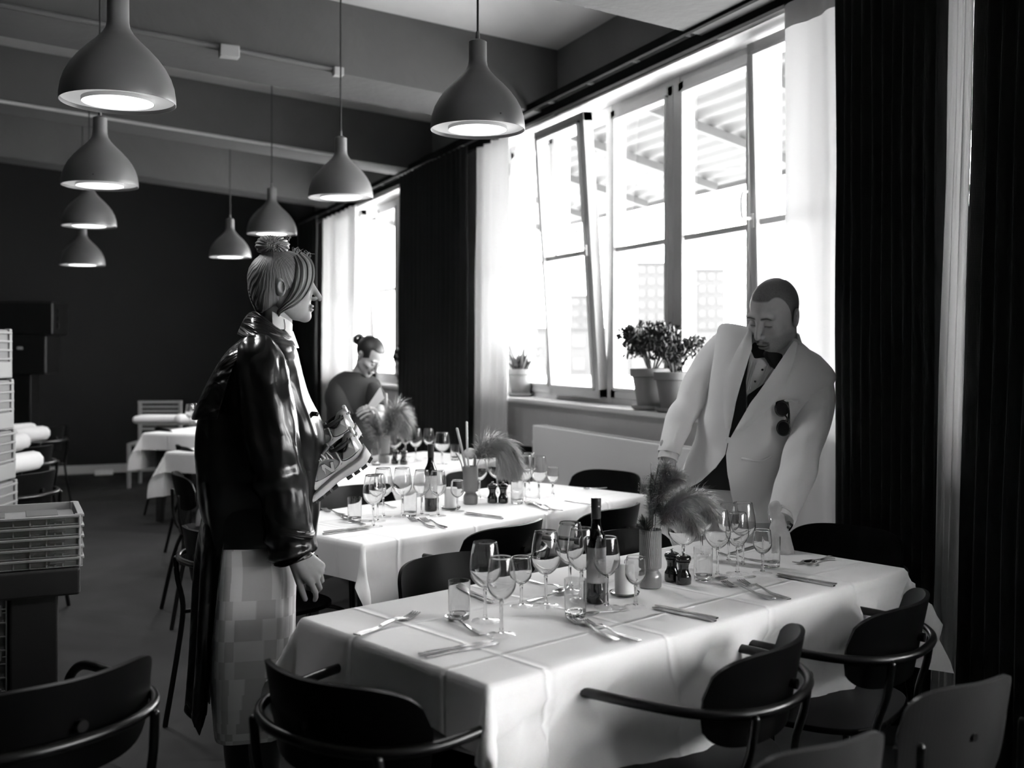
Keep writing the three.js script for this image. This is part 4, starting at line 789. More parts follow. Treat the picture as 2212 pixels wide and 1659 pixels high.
function foldedCrate(label, place) { // a shallow tray 0.6 x 0.4, origin at its front right lower corner, x to the left
  const t = thing('folded_crate', label, 'crate', null), h = 0.0375, w = 0.6, d = 0.36;
  const f = crateFace(w, h, 11, true), e = crateFace(d, h, 7, false);
  mesh('front_wall', f.wall, crateGrey, t).position.set(-w, 0, 0); stuff(mesh('rib', f.ribs, crateGrey, t)).position.set(-w, 0, 0);
  const b = mesh('rear_wall', f.wall, crateGrey, t); b.position.set(-w, 0, -d);
  for (const [x, s] of [[0, 1], [-w, -1]]) { const m = mesh('end_wall', e.wall, crateGrey, t); m.position.set(x, 0, 0); m.rotation.y = PI / 2; const r = stuff(mesh('rib', e.ribs, crateGrey, t)); r.position.set(x, 0, s > 0 ? 0 : -d); r.rotation.y = s > 0 ? PI / 2 : -PI / 2; }
  for (const z of [0, -d]) mesh('corner_post', tf(new THREE.CylinderGeometry(0.014, 0.014, h + 0.002, 12), { p: [0.0, h / 2, z + (z ? 0.008 : -0.008)] }), crateGrey, t);
  mesh('tray_floor', tf(rbox(w - 0.01, 0.006, d - 0.01, 0.002), { p: [-w / 2, 0.006, -d / 2] }), crateGrey, t);
  for (const x of [0.12, 0.3, 0.45]) mesh('inner_flap', tf(rbox(0.11, 0.008, d * 0.42, 0.002), { p: [-x, h - 0.012, -d * 0.42] }), crateDark, t);
  mesh('inner_rib', tf(rbox(0.008, 0.016, d - 0.02, 0.002), { p: [-0.29, h - 0.012, -d / 2] }), crateGrey, t);
  return t;
}
const crateAt = C(-1.594, 0, 3.9), crateTurn = 0.02, stackBase = 0.625;
{
  let proto = null;
  const words = ['bottom', 'second', 'middle', 'fourth', 'top, open'];
  for (let k = 0; k < 5; k++) {
    const label = `${words[k]} grey crate in the short stack of five folded crates on the black trolley`, p = crateAt.clone().setY(stackBase + k * 0.0385);
    if (!proto) { proto = foldedCrate(label); proto.position.copy(p); proto.rotation.y = crateTurn; } else copyOf(proto, label, p, crateTurn + (k - 2) * 0.004);
  }
  const t = thing('trolley', 'black service trolley under the short stack of grey crates', 'trolley', crateAt.clone(), crateTurn);
  mesh('top_shelf', tf(rbox(0.66, 0.1, 0.42, 0.012), { p: [-0.325, stackBase - 0.052, -0.19] }), M.blackMatt, t);
  mesh('side_cabinet', tf(rbox(0.16, 0.5, 0.4, 0.01), { p: [-0.15, 0.3, -0.19] }), M.blackMatt, t);
  mesh('bottom_shelf', tf(rbox(0.64, 0.03, 0.4, 0.01), { p: [-0.37, 0.085, -0.19] }), M.blackMatt, t);
  mesh('rear_panel', tf(rbox(0.6, 0.5, 0.015, 0.004), { p: [-0.38, 0.3, -0.385] }), M.blackMatt, t);
  for (const [x, z] of [[-0.1, -0.03], [-0.1, -0.36], [-0.64, -0.03], [-0.64, -0.36]]) mesh('caster', tf(new THREE.CylinderGeometry(0.034, 0.034, 0.025, 20), { p: [x, 0.035, z], r: [0, 0, PI / 2] }), M.blackMatt, t);
  // folded crates standing on edge inside
  let up = null; const f = crateFace(0.44, 0.042, 9, true);
  for (let k = 0; k < 4; k++) {
    const label = `grey folded crate standing on edge in the trolley, ${['beside the black cabinet', 'second from the black cabinet', 'third from the black cabinet', 'fourth from the black cabinet'][k]}`;
    const p = crateAt.clone().add(V3(-0.238 - k * 0.047, 0.102, 0.0).applyAxisAngle(V3(0, 1, 0), crateTurn));
    if (up) { copyOf(up, label, p, crateTurn); continue; }
    up = thing('folded_crate', label, 'crate', p, crateTurn);
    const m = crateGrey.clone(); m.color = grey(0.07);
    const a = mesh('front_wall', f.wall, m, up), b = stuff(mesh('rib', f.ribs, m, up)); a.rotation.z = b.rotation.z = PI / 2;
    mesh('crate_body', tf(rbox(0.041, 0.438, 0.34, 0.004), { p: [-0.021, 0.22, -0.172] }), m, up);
  }
}
{ // tall stack of slotted crates at the edge
  let proto = null; const h = 0.255, w = 0.6, d = 0.4;
  for (let k = 0; k < 6; k++) {
    const label = 'pale slotted crate in the tall stack at the edge, ' + ['on the floor', 'second from the floor', 'third from the floor', 'third from the top', 'second from the top', 'topmost'][k];
    const p = atDepth(-30 - k * 4.2, 1000, 5.0).setY(k * h);
    if (proto) { copyOf(proto, label, p, YAW + 0.06); continue; }
    const t = proto = thing('slotted_crate', label, 'crate', p, YAW + 0.06), m = std(0.16, 0.6);
    mesh('crate_body', tf(rbox(w - 0.02, h - 0.012, d - 0.02, 0.01), { p: [-w / 2, h / 2, -d / 2] }), crateDark, t);
    for (const z of [0, -d]) mesh('corner_post', tf(rbox(0.03, h - 0.004, 0.03, 0.006), { p: [-0.015, h / 2, z] }), m, t);
    mesh('solid_band', tf(rbox(w, 0.085, d, 0.008), { p: [-w / 2, 0.045, -d / 2] }), m, t);
    for (let i = 0; i < 4; i++) { mesh('rim', tf(rbox(w + 0.01, 0.012, d + 0.01, 0.004), { p: [-w / 2, 0.1 + i * 0.044, -d / 2] }), m, t); for (let j = 0; j < 5; j++) mesh('slat', tf(rbox(0.014, 0.044, 0.01, 0.002), { p: [-0.035 - j * 0.028, 0.12 + i * 0.044, 0.0] }), m, t); }
  }
}
{ // dark appliance against the far wall and the small box on the floor
  const t = thing('speaker_tower', 'dark tall appliance on a slim stand against the far wall', 'appliance', C(-5.25, 0, 11.6), YAW), m = std(0.006, 0.5);
  mesh('upper_case', tf(rbox(0.62, 0.36, 0.4, 0.02), { p: [0, 1.76, 0] }), m, t); mesh('lower_case', tf(rbox(0.52, 0.42, 0.36, 0.02), { p: [-0.03, 1.37, 0] }), m, t);
  mesh('stand_post', tf(rbox(0.22, 1.16, 0.2, 0.01), { p: [-0.08, 0.58, 0] }), m, t); mesh('stand_base', tf(rbox(0.5, 0.04, 0.45, 0.01), { p: [-0.08, 0.02, 0] }), m, t);
  for (let i = 0; i < 3; i++) mesh('hook', tf(rbox(0.03, 0.06, 0.03, 0.004), { p: [0.33, 1.68 + i * 0.08, 0.1] }), m, t);
  mesh('indicator', tf(rbox(0.06, 0.03, 0.01, 0.003), { p: [-0.05, 1.44, 0.185] }), std(0.3, 0.4), t);
  const b = thing('floor_box', 'small white box on the floor in front of the far baseboard', 'box', onPlane(224, 1026, 0), 0); mesh('housing', tf(rbox(0.2, 0.055, 0.1, 0.01), { p: [0, 0.028, 0] }), M.white, b); mesh('housing_lid', tf(rbox(0.19, 0.006, 0.09, 0.003), { p: [0, 0.058, 0] }), M.white, b);
}
// ---------------------------------------------------------------- plants on the window sills
const clay = (v) => std(v, 0.85, { map: plasterTex });
function pot(t, r, h, m) {
  mesh('pot_wall', lathe([[0, 0.012], [r * 0.66, 0.012], [r * 0.9, h * 0.78], [r * 0.92, h * 0.8], [r, h * 0.8], [r * 1.01, h * 0.82], [r * 1.02, h * 0.985], [r * 1.0, h], [r * 0.93, h], [r * 0.91, h * 0.93], [0, h * 0.9]], 48), m, t);
  mesh('soil', tf(new THREE.CircleGeometry(r * 0.92, 32), { r: [-PI / 2, 0, 0], p: [0, h * 0.93, 0] }), std(0.03, 1), t);
  mesh('saucer', lathe([[0, 0.0005], [r * 0.8, 0.0005], [r * 0.95, 0.012], [r * 0.96, 0.026], [r * 0.92, 0.026], [r * 0.88, 0.013], [0, 0.011]], 40), m, t);
}
const leafGreen = std(0.022, 0.5, { side: THREE.DoubleSide }), leafPale = phys(0.16, 0.6, { side: THREE.DoubleSide });
function blade(path, w, th) { // a tapering fleshy leaf along a path
  const c = curve(path); return grid(8, 14, (s, t) => { const p = c.getPoint(t), d = c.getTangent(t), a = V3(0, 1, 0).cross(d).normalize(); if (a.length() < 0.5) a.set(1, 0, 0); const b = d.clone().cross(a), k = pow(1 - t, 0.7) * (0.55 + 0.45 * (1 - t)) + 0.02, g = s * 2 * PI; return p.addScaledVector(a, cos(g) * w * k).addScaledVector(b, sin(g) * th * k); });
}
{
  const p = W(3.19, SILL + 0.0005, 7.06), t = thing('aloe_plant', 'aloe with long spiky leaves in a clay pot on the sill beside the white voile', 'plant', p, YAW);
  pot(t, 0.1, 0.2, clay(0.27)); const R = rng(7);
  const leaves = [[-0.17, 0.27], [-0.12, 0.3], [-0.2, 0.17], [-0.08, 0.36], [-0.17, 0.33], [-0.03, 0.3], [0.02, 0.25], [0.06, 0.39], [0.1, 0.33], [0.14, 0.3], [0.18, 0.26], [0.19, 0.2], [-0.14, 0.12], [0.12, 0.12], [0.03, 0.2], [-0.05, 0.2], [0.08, 0.22], [0.0, 0.16]];
  for (const [x, y] of leaves) { const z = (R() - 0.5) * 0.16, b = V3(x * 0.18, 0.175, z * 0.3); mesh('leaf', blade([b, V3(x * 0.45, 0.18 + y * 0.4, z * 0.7), V3(x, 0.18 + y * (0.75 + 0.1 * R()), z)], 0.024, 0.01), leafGreen, t); }
  mesh('dead_leaf', tube([[0.085, 0.2, 0.02], [0.11, 0.19, 0.02], [0.132, 0.15, 0.02], [0.13, 0.08, 0.02], [0.12, 0.04, 0.03]], 0.003, 16, 6), leafPale, t);
}
const leafBall = (seed, n, pts, r, len) => { const R = rng(seed), out = [], G = new THREE.SphereGeometry(1, 7, 5); for (let i = 0; i < n; i++) { const q = pts[flr(R() * pts.length)], v = V3(R() - 0.5, R() - 0.5, R() - 0.5).normalize().multiplyScalar(r * pow(R(), 0.5)); out.push(tf(G.clone(), { p: [q[0] + v.x, q[1] + v.y, q[2] + v.z], s: [len * (0.7 + R() * 0.5), len * 0.5, len * 0.2], r: [R() * 6, R() * 6, R() * 6] })); } return join(out); };
function jade(label, p, r, h, m, seed, spread, height) {
  const t = thing('jade_plant', label, 'plant', p, YAW); pot(t, r, h, m); const R = rng(seed), tips = [];
  for (let i = 0; i < 9; i++) { const a = i / 9 * 2 * PI + R(), q = 0.35 + 0.65 * R(), x = cos(a) * spread * q, z = sin(a) * spread * 0.75 * q, y = h + height * (0.5 + 0.5 * R()); mesh('stem', tube([[x * 0.12, h * 0.92, z * 0.12], [x * 0.5, h + (y - h) * 0.45, z * 0.5], [x, y, z]], 0.0045, 14, 6), std(0.06, 0.9), t); tips.push([x, y, z], [x * 0.8, h + (y - h) * 0.78, z * 0.8]); for (let k = 0; k < 2; k++) tips.push([x + (R() - 0.5) * 0.09, y - R() * 0.06, z + (R() - 0.5) * 0.08]); }
  stuff(mesh('foliage', leafBall(seed + 1, 760, tips, 0.06, 0.019), leafGreen, t));
  return t;
}
jade('bushy jade plant in the larger clay pot on the sill between the window mullions', W(3.165, SILL + 0.0005, 5.19), 0.122, 0.235, clay(0.36), 41, 0.2, 0.26);
jade('jade plant in the darker clay pot, partly behind the sleeve of the man', W(3.15, SILL + 0.0005, 4.93), 0.112, 0.22, clay(0.2), 47, 0.18, 0.22);
jade('blurred potted plant on the far sill next to the black curtain', W(3.2, SILL + 0.0005, 9.15), 0.11, 0.22, clay(0.4), 53, 0.13, 0.14);
jade('blurred potted plant on the far sill closest to the waitress', W(3.2, SILL + 0.0005, 9.75), 0.1, 0.2, clay(0.4), 59, 0.12, 0.14);
// ---------------------------------------------------------------- people
// a person's own axes: x to the viewer's right, y up, z towards the viewer; px, py, z name a place on the figure
function figure(name, label, px0, D0, turned = 0) {
  const X0 = (px0 - 1106) / FOCAL * D0, t = thing(name, label, 'person', C(X0, 0, D0), YAW + turned), c = cos(turned), sn = sin(turned);
  const P = (px, py, z = 0) => { const k = (px - 1106) / FOCAL, x = (k * (D0 - z * c) - X0 - z * sn) / (c - k * sn), D = D0 + x * sn - z * c; return [x, EYE + (HORIZON - py) / FOCAL * D, z]; };
  const inv = (x, y, z) => { const D = D0 + x * sn - z * c; return [1106 + (X0 + x * c + z * sn) / D * FOCAL, HORIZON - (y - EYE) / D * FOCAL]; };
  return { t, P, inv, s: D0 / FOCAL, D0 };
}
const skin = (v) => phys(v, 0.55, { vertexColors: true, specularIntensity: 0.6, sheen: 0.1 });
// a head that looks along +z, chin at -0.11, crown at +0.115
function headField({ nose = 1, jaw = 1, brow = 1, female = false, noseLen = 0 } = {}) {
  return (x, y, z) => {
    const ax = abs(x);
    let d = ell(x, y, z, [0, 0.032, -0.012], [0.0765, 0.084, 0.097]);
    d = smin(d, ell(x, y, z, [0, -0.03, 0.026], [0.059, 0.074, 0.06]), 0.03);
    d = smin(d, capsule(ax, y, z, [0.006, -0.094, 0.06], [0.05 * jaw, -0.052, -0.004], 0.017, 0.021), 0.03);
    d = smin(d, ell(ax, y, z, [0, -0.097, 0.068], [0.02 * jaw, 0.0145, 0.0135]), 0.018);
    d = smin(d, ell(ax, y, z, [0.046, -0.022, 0.056], [0.02, 0.016, 0.022]), 0.02);
    d = smin(d, ell(ax, y, z, [0.029, 0.022, 0.077], [0.028, 0.008 * brow, 0.011 * brow]), 0.014);
    d = smax(d, -ell(ax, y, z, [0.031, 0.0035, 0.1], [0.019, 0.0125, 0.018]), 0.012);
    d = smin(d, ell(ax, y, z, [0.031, 0.0, 0.0755], [0.0135, 0.0125, 0.0125]), 0.004);
    d = smin(d, capsule(x, y, z, [0, 0.014, 0.083], [0, -0.034 - noseLen * 0.5, 0.1 + 0.006 * nose + noseLen], 0.0085, 0.0105), 0.012);
    d = smin(d, ell(ax, y, z, [0.0115, -0.039, 0.094], [0.0075, 0.0065, 0.0095]), 0.006);
    d = smax(d, -ell(ax, y, z, [0.007, -0.0475, 0.099], [0.004, 0.005, 0.0055]), 0.003);
    d = smin(d, ell(ax, y, z, [0, -0.0635, 0.084], [0.0225, 0.0062, 0.0095]), 0.006);
    d = smin(d, ell(ax, y, z, [0, -0.0745, 0.0825], [0.019, 0.0068, 0.0098]), 0.006);
    d = smax(d, -ell(ax, y, z, [0, -0.069, 0.096], [0.025, 0.0014, 0.012]), 0.003);
    d = smin(d, ell(ax, y, z, [0.0815, -0.004, -0.014], [0.0095, 0.031, 0.02], -0.2, 0.5), 0.006);
    d = smax(d, -ell(ax, y, z, [0.0905, -0.004, -0.008], [0.006, 0.018, 0.009]), 0.004);
    return d;
  };
}
function headTone(base, { hair = 0, line = 0.066, stubble = 0, brow = 0.35, lip = 0.7 } = {}) {
  return (x, y, z) => {
    const ax = abs(x); let v = 1 + 0.05 * noise(x * 90, y * 90, z * 90);
    const b = exp(-pow((y - 0.0215 - 0.18 * (ax - 0.03) + 6 * pow(max(0, ax - 0.03), 2) * 4) / 0.0035, 2)) * sstep(0.008, 0.014, ax) * (1 - sstep(0.046, 0.053, ax)) * sstep(0.05, 0.07, z); v *= lerp(1, brow, b);
    if (z > 0.07 && abs(y + 0.069) < 0.013 && ax < 0.024) v *= lip;
    if (z > 0.07 && abs(y + 0.069) < 0.0016 && ax < 0.024) v *= 0.5;
    const lash = exp(-pow((y + 0.0045 + 4 * pow(ax - 0.031, 2) * 4) / 0.002, 2)) * (1 - sstep(0.012, 0.015, abs(ax - 0.031))) * sstep(0.07, 0.08, z); v *= lerp(1, 0.18, lash);
    if (stubble) { const k = sstep(-0.03, -0.055, y - 0.25 * max(0, 0.05 - z) * 0.6) * sstep(-0.03, 0.02, z); v *= lerp(1, stubble, k * (0.85 + 0.3 * noise(x * 300, y * 300, z * 300))); }
    if (hair) { const h = line - 0.045 * sstep(0.03, 0.055, ax) * sstep(0.02, 0.08, z) * -1 * 0.6 - 0.16 * sstep(0.035, -0.045, z); const k = sstep(h - 0.003, h + 0.004, y); const ear = ax > 0.079 ? 0 : 1; v = lerp(v, hair * (1 + 0.25 * noise(x * 260, y * 260, z * 260)), k * ear); }
    return base * v;
  };
}
function placed(g, p, { yaw = 0, pitch = 0, roll = 0, scale = 1 } = {}) { // head frame into the figure's frame
  const q = new THREE.Quaternion().setFromEuler(new THREE.Euler(pitch, yaw, 0, 'YXZ')), r = new THREE.Quaternion().setFromAxisAngle(V3(0, 0, 1), roll);
  return g.applyMatrix4(new THREE.Matrix4().compose(V3(...p), r.multiply(q), Array.isArray(scale) ? V3(...scale) : V3(scale, scale, scale)));
}
// a hand: fingers along +x, back of the hand +y, thumb side +z; curl in radians per joint
function handGeo(curls, { thumb = [0.5, 0.4], spread = 0.06, flat = 1, thumbOut = 0.7, tone = 0.3 } = {}) {
  const bones = [], root = [[0.084, 0.002, 0.029], [0.089, 0.004, 0.0085], [0.085, 0.003, -0.0115], [0.077, 0, -0.0295]], len = [[0.041, 0.025, 0.02], [0.045, 0.028, 0.021], [0.041, 0.026, 0.02], [0.032, 0.02, 0.018]], rad = [0.0085, 0.0088, 0.0083, 0.0072];
  const palm = [];
  root.forEach((r, i) => palm.push([[0.004, 0, r[2] * 0.55], r, 0.0175, 0.0118]));
  palm.push([[0.015, -0.006, 0.012], [0.055, -0.008, 0.026], 0.016, 0.012], [[-0.07, 0.001, 0], [0.004, 0, 0], 0.026, 0.0225]);
  root.forEach((r, i) => { let p = V3(...r), a = 0; const sp = (1.5 - i) * spread; len[i].forEach((L, j) => { a += curls[i][j]; const q = p.clone().add(V3(cos(a) * L * cos(sp), -sin(a) * L, cos(a) * L * sin(sp))); bones.push([p.toArray(), q.toArray(), rad[i] * (1 - 0.07 * j), rad[i] * (0.93 - 0.08 * j)]); p = q; }); });
  { let p = V3(0.022, -0.008, 0.027), az = thumbOut, el = -0.25; [[0.042, 0], [0.033, thumb[0]], [0.027, thumb[1]]].forEach(([L, c], j) => { az -= c; el -= c * 0.3; const q = p.clone().add(V3(cos(az) * cos(el) * L, sin(el) * L, sin(az) * cos(el) * L)); bones.push([p.toArray(), q.toArray(), [0.0125, 0.0098, 0.0092][j], [0.0098, 0.0092, 0.0075][j]]); p = q; }); }
  const f = (x, y, z) => {
    let d = 1; for (const b of palm) d = smin(d, capsule(x, y, z, b[0], b[1], b[2], b[3]), 0.014);
    let e = 1; for (const b of bones) e = min(e, capsule(x, y, z, b[0], b[1], b[2], b[3]));
    return smin(d, e, 0.008);
  };
  const ends = [...bones, ...palm].flatMap((b) => [b[0], b[1]]), lo = [0, 1, 2].map((k) => min(...ends.map((e) => e[k])) - 0.03), hi = [0, 1, 2].map((k) => max(...ends.map((e) => e[k])) + 0.03);
  return nets(f, lo, hi, 0.0027, (x, y, z, nx, ny) => tone * (1 + 0.05 * noise(x * 120, y * 120, z * 120)));
}
function aim(g, at, fingers, back, mirror = 1) { // sets a hand's wrist, finger direction and back direction
  const X = V3(...fingers).normalize(), Y = V3(...back).addScaledVector(X, -V3(...back).dot(X)).normalize(), Z = X.clone().cross(Y);
  const m = new THREE.Matrix4().makeBasis(X, Y, Z.multiplyScalar(mirror)).setPosition(...at);
  g.applyMatrix4(m); if (mirror < 0) { const ix = g.index.array; for (let i = 0; i < ix.length; i += 3) { const t = ix[i]; ix[i] = ix[i + 1]; ix[i + 1] = t; } }
  return g;
}
const toned = (g, v) => { g = plain(g); const n = g.attributes.position.count, c = new Float32Array(n * 3).fill(v); g.setAttribute('color', new THREE.BufferAttribute(c, 3)); return g; };
const bodyMesh = (list, t, m) => mesh('body', mergeGeometries(list.map((g) => plain(g))), m, t);
const limbP = (P, R, ...a) => limb(R.map(([x, y, z, ra, rb]) => [...P(x, y, z), ra, rb ?? ra]), ...a);
function hairUV(g, c, k = 1) { g = plain(g); const p = g.attributes.position, uv = g.attributes.uv; for (let i = 0; i < p.count; i += 3) { const a = [0, 1, 2].map((j) => atan2(p.getY(i + j) - c[1], p.getX(i + j) - c[0]) / (2 * PI)); for (let j = 1; j < 3; j++) { if (a[j] - a[0] > 0.5) a[j] -= 1; if (a[j] - a[0] < -0.5) a[j] += 1; } for (let j = 0; j < 3; j++) uv.setXY(i + j, a[j] * k, hypot(p.getX(i + j) - c[0], p.getY(i + j) - c[1]) * 2.4); } return g; }
// ================================================================ the woman in the black coat
{
  const F = figure('person', 'woman in profile with hair bun, glossy black coat and checked skirt, holding sneakers', 560, 3.25, 0.234), { t, P, s } = F;
  const tone = 0.3, sk = skin(1);
  const hp = P(614.5, 620.5, 0), HS = 0.945, hf = headField({ nose: 1.15, jaw: 0.86, brow: 0.7, noseLen: 0.004 });
  const head = placed(nets(hf, [-0.1, -0.125, -0.125], [0.1, 0.13, 0.13], 0.0031, headTone(tone, { brow: 0.6, lip: 0.75 })), hp, { yaw: PI / 2 - 0.03, pitch: -0.02, scale: HS });
  const nb = P(592, 770), nt_ = P(600, 668);
  const neckF = (x, y, z) => smin(capsule(x, y, z, nb, nt_, 0.052, 0.045), capsule(x, y, z, P(560, 800, -0.1), P(560, 800, 0.1), 0.07, 0.07), 0.05);
  const neck = nets(neckF, [nb[0] - 0.14, nb[1] - 0.14, -0.22], [nb[0] + 0.14, nt_[1] + 0.06, 0.22], 0.008, () => tone * 0.95);
  // right hand hangs out of the sleeve, loosely curled
  const rh = aim(handGeo([[0.5, 0.5, 0.3], [0.75, 0.7, 0.4], [0.85, 0.8, 0.5], [0.95, 0.8, 0.5]], { thumb: [0.1, 0.05], thumbOut: 0.42, spread: 0.03, tone: tone * 0.95 }), P(640, 1196, 0.19), [0.66, -0.72, 0.1], [0.35, 0.35, 0.87], 1);
  // left hand holds the shoes by their laces
  const lh = aim(handGeo([[0.9, 0.9, 0.6], [1.0, 0.9, 0.6], [1.1, 0.9, 0.6], [1.1, 0.9, 0.6]], { thumb: [0.3, 0.3], spread: 0.05, tone: tone * 0.8 }), P(671, 968, -0.03), [0.93, -0.15, 0.15], [-0.1, 0.75, 0.65], -1);
  const torso = toned(loft([[...P(545, 1180), 0.12, 0, 0, 0, 0, 0.15, 2], [...P(545, 1000), 0.13, 0, 0, 0, 0, 0.15, 2], [...P(560, 800), 0.1, 0, 0, 0, 0, 0.15, 2]], 20, 10), tone);
  const legs = [-1, 1].map((k) => toned(limbP(P, [[545 + k * 22, 1180, k * 0.07, 0.075], [545 + k * 26, 1420, k * 0.065, 0.055], [546 + k * 27, 1590, k * 0.06, 0.045], [548 + k * 25, 1700, k * 0.06, 0.035], [548 + k * 25, 1738, k * 0.06, 0.034]], 14, 20), tone));
  bodyMesh([head, neck, rh, lh, torso, ...legs], t, sk);
  // hair
  const hairM = phys(0.21, 0.5, { map: hairTex, bumpMap: hairTex, bumpScale: 0.0012, sheen: 0.5, sheenRoughness: 0.4 });
  const px = (a, b, z = 0) => P(a, b, z), bun = px(589, 531);
  const capF = (x, y, z) => {
    const [qx, qy] = F.inv(x, y, z);
    let d = ell(x, y, z, px(605.5, 601), [0.0995, 0.0885, 0.083]);
    d = smin(d, ell(x, y, z, px(578, 640), [0.045, 0.06, 0.066]), 0.03);
    // cut away the face, the ear and the neck
    const cut = min(0.0014 * (qx - 646), 0.0014 * (qy - 580));
    d = smax(d, cut, 0.006);
    d = smax(d, min(0.0014 * (qx - 612), 0.0014 * (qy - 630 + 0.35 * (qx - 612))), 0.006);
    d = smax(d, 0.0014 * (qy - (684 - 0.6 * (qx - 552))), 0.008);
    d = smax(d, -ell(x, y, abs(z), px(608, 641, 0.081), [0.017, 0.03, 0.022]), 0.004);
    return d + 0.0012 * sin(70 * atan2(y - bun[1], x - bun[0]) + 4 * noise(x * 30, y * 30, z * 30)) * 0.5;
  };
  mesh('hair', hairUV(nets(capF, px(525, 700).map((v, k) => k === 2 ? -0.11 : v), px(690, 530).map((v, k) => k === 2 ? 0.11 : v), 0.0034), bun), hairM, t);
  const bunF = (x, y, z) => { const a = atan2(y - bun[1], x - bun[0]); return smin(ell(x, y, z, bun, [0.05, 0.03, 0.048], 0.12), min(ell(x, y, z, px(602, 533, 0.02), [0.03, 0.021, 0.026], -0.4), ell(x, y, z, px(572, 527, 0.015), [0.026, 0.022, 0.03], 0.4)), 0.014) + 0.0018 * sin(24 * a + 160 * hypot(x - bun[0], y - bun[1]) + 40 * z) + 0.003 * noise(x * 40, y * 40, z * 40); };
  mesh('hair_bun', hairUV(nets(bunF, [bun[0] - 0.07, bun[1] - 0.05, -0.07], [bun[0] + 0.07, bun[1] + 0.05, 0.07], 0.0028), [bun[0] - 0.02, bun[1] - 0.06], 0.7), hairM, t);
  for (const sg of [1, -1]) { // fringe swept down past the cheek, on either side
    const path = [[640, 551, 0.04], [652, 572, 0.066], [654, 598, 0.077], [648, 624, 0.079], [634, 646, 0.076], [617, 661, 0.07], [604, 673, 0.058], [602, 684, 0.05]].map(([a, b, z]) => V3(...px(a, b, z * sg)));
    const c = curve(path), wd = [0.02, 0.034, 0.035, 0.029, 0.021, 0.014, 0.008, 0.003];
    mesh('fringe', grid(28, 40, (a, b) => { const p = c.getPoint(b), d = c.getTangent(b), across = V3(d.y, -d.x, 0).normalize(), w = rows(wd.map((v) => [v]), b * 7)[0], q = (a * 2 - 1), fold = 0.0022 * sin(q * 13 + b * 5) + 0.0015 * sin(q * 31); return p.addScaledVector(across, -w * q).add(V3(0, 0, sg * (0.01 * (1 - q * q) * (1 - 0.5 * b) - 0.02 * max(0, -q) * max(0, -q) * 0.5 + fold))); }, (a, b) => [a * 0.25, b]), phys(0.36, 0.45, { map: hairTex, bumpMap: hairTex, bumpScale: 0.0012, side: THREE.DoubleSide }), t);
  }
  const bp = [[566, 553], [552, 572], [544, 593], [541, 615], [543, 636], [549, 655], [557, 672]], bc = curve(bp.map(([a, b]) => V3(...px(a, b))));
  const beads = []; for (let i = 0; i < 34; i++) { const p = bc.getPoint(i / 33), k = 1 - 0.35 * i / 33; beads.push(tf(new THREE.SphereGeometry(1, 10, 8), { p: [p.x, p.y, (i % 2 ? 1 : -1) * 0.0075], s: [0.0105 * k, 0.0075, 0.012 * k], r: [0, (i % 2 ? 1 : -1) * 0.5, 0.5] })); }
  mesh('braid', join(beads), hairM, t);
  const R = rng(5), wisps = []; for (let i = 0; i < 34; i++) { const a = 565 + R() * 105, y0 = a < 625 ? 514 + R() * 12 : 548 + (a - 640) * 0.4, b = px(a, y0, (R() - 0.5) * 0.05); wisps.push(tube([b, [b[0] + (R() - 0.3) * 0.02, b[1] + 0.008 + R() * 0.012, b[2]], [b[0] + (R() - 0.2) * 0.035, b[1] + R() * 0.02, b[2]]], 0.00035, 8, 4)); }
  stuff(mesh('loose_hair', join(wisps), std(0.4, 0.6), t));
  // white stand-up collar and blouse
  const white = std(0.62, 0.8, { side: THREE.DoubleSide });
  mesh('stand_collar', thick(grid(24, 14, (a, b) => { const an = lerp(-1.75, 1.75, a), c = lerp(1, 0, b), yT = lerp(701, 674, pow(abs(an) / 1.75, 1.3)), y = lerp(738 + 3 * cos(an), yT, b), r = 0.049 + 0.006 * c * c + 0.004 * pow(1 - c, 2); const o = P(lerp(596, 594, b), y); return [o[0] + r * cos(an) * 0.98, o[1], r * sin(an) * 1.02]; }), 0.0025, 24, 14), white, t);
  mesh('collar_seam', tube([[614, 690, 0.049], [616, 706, 0.0475], [614, 722, 0.05], [615, 737, 0.054]].map(([a, b, z]) => V3(...P(a, b, z))), 0.0009, 20, 5), std(0.1, 0.8), t);
  mesh('blouse_collar', thick(grid(40, 8, (a, b) => { const an = a * 2 * PI, o = P(592, lerp(752, lerp(716, 700, 0.5 - 0.5 * cos(an)), b)), r = lerp(0.075, 0.057, b); return [o[0] + r * cos(an), o[1], r * sin(an)]; }), 0.002, 40, 8), white, t);
  // the coat
  const patent = phys(0.004, 0.3, { specularIntensity: 0.6, clearcoat: 0.35, clearcoatRoughness: 0.12, bumpMap: crinkleTex, bumpScale: 0.02, side: THREE.DoubleSide });
  const st = (y, back, front, rz, n = 4.2) => { const a = P(back, y), b = P(front, y); return [(a[0] + b[0]) / 2, a[1], 0, (b[0] - a[0]) / 2, 0, 0, 0, 0, rz, n]; };
  const body = [st(1168, 455, 672, 0.175), st(1110, 440, 684, 0.19), st(1050, 429, 691, 0.2), st(1000, 425, 697, 0.205), st(930, 427, 694, 0.21), st(860, 445, 668, 0.21), st(800, 470, 650, 0.205), st(760, 495, 640, 0.19), st(735, 522, 632, 0.13, 2.2), st(712, 550, 622, 0.07, 2)];
  const coatFold = (an, q, p) => 0.011 * noise(p[0] * 7 + 3, p[1] * 4, p[2] * 7) * sstep(1, 0.75, q) + 0.005 * noise(p[0] * 18, p[1] * 9, p[2] * 18) + 0.0035 * sin(an * 9 + 5 * noise(p[0] * 6, p[1] * 3, 1)) * sstep(0.9, 0.4, q);
  mesh('coat', loft(body, 120, 110, { disp: coatFold }), patent, t);
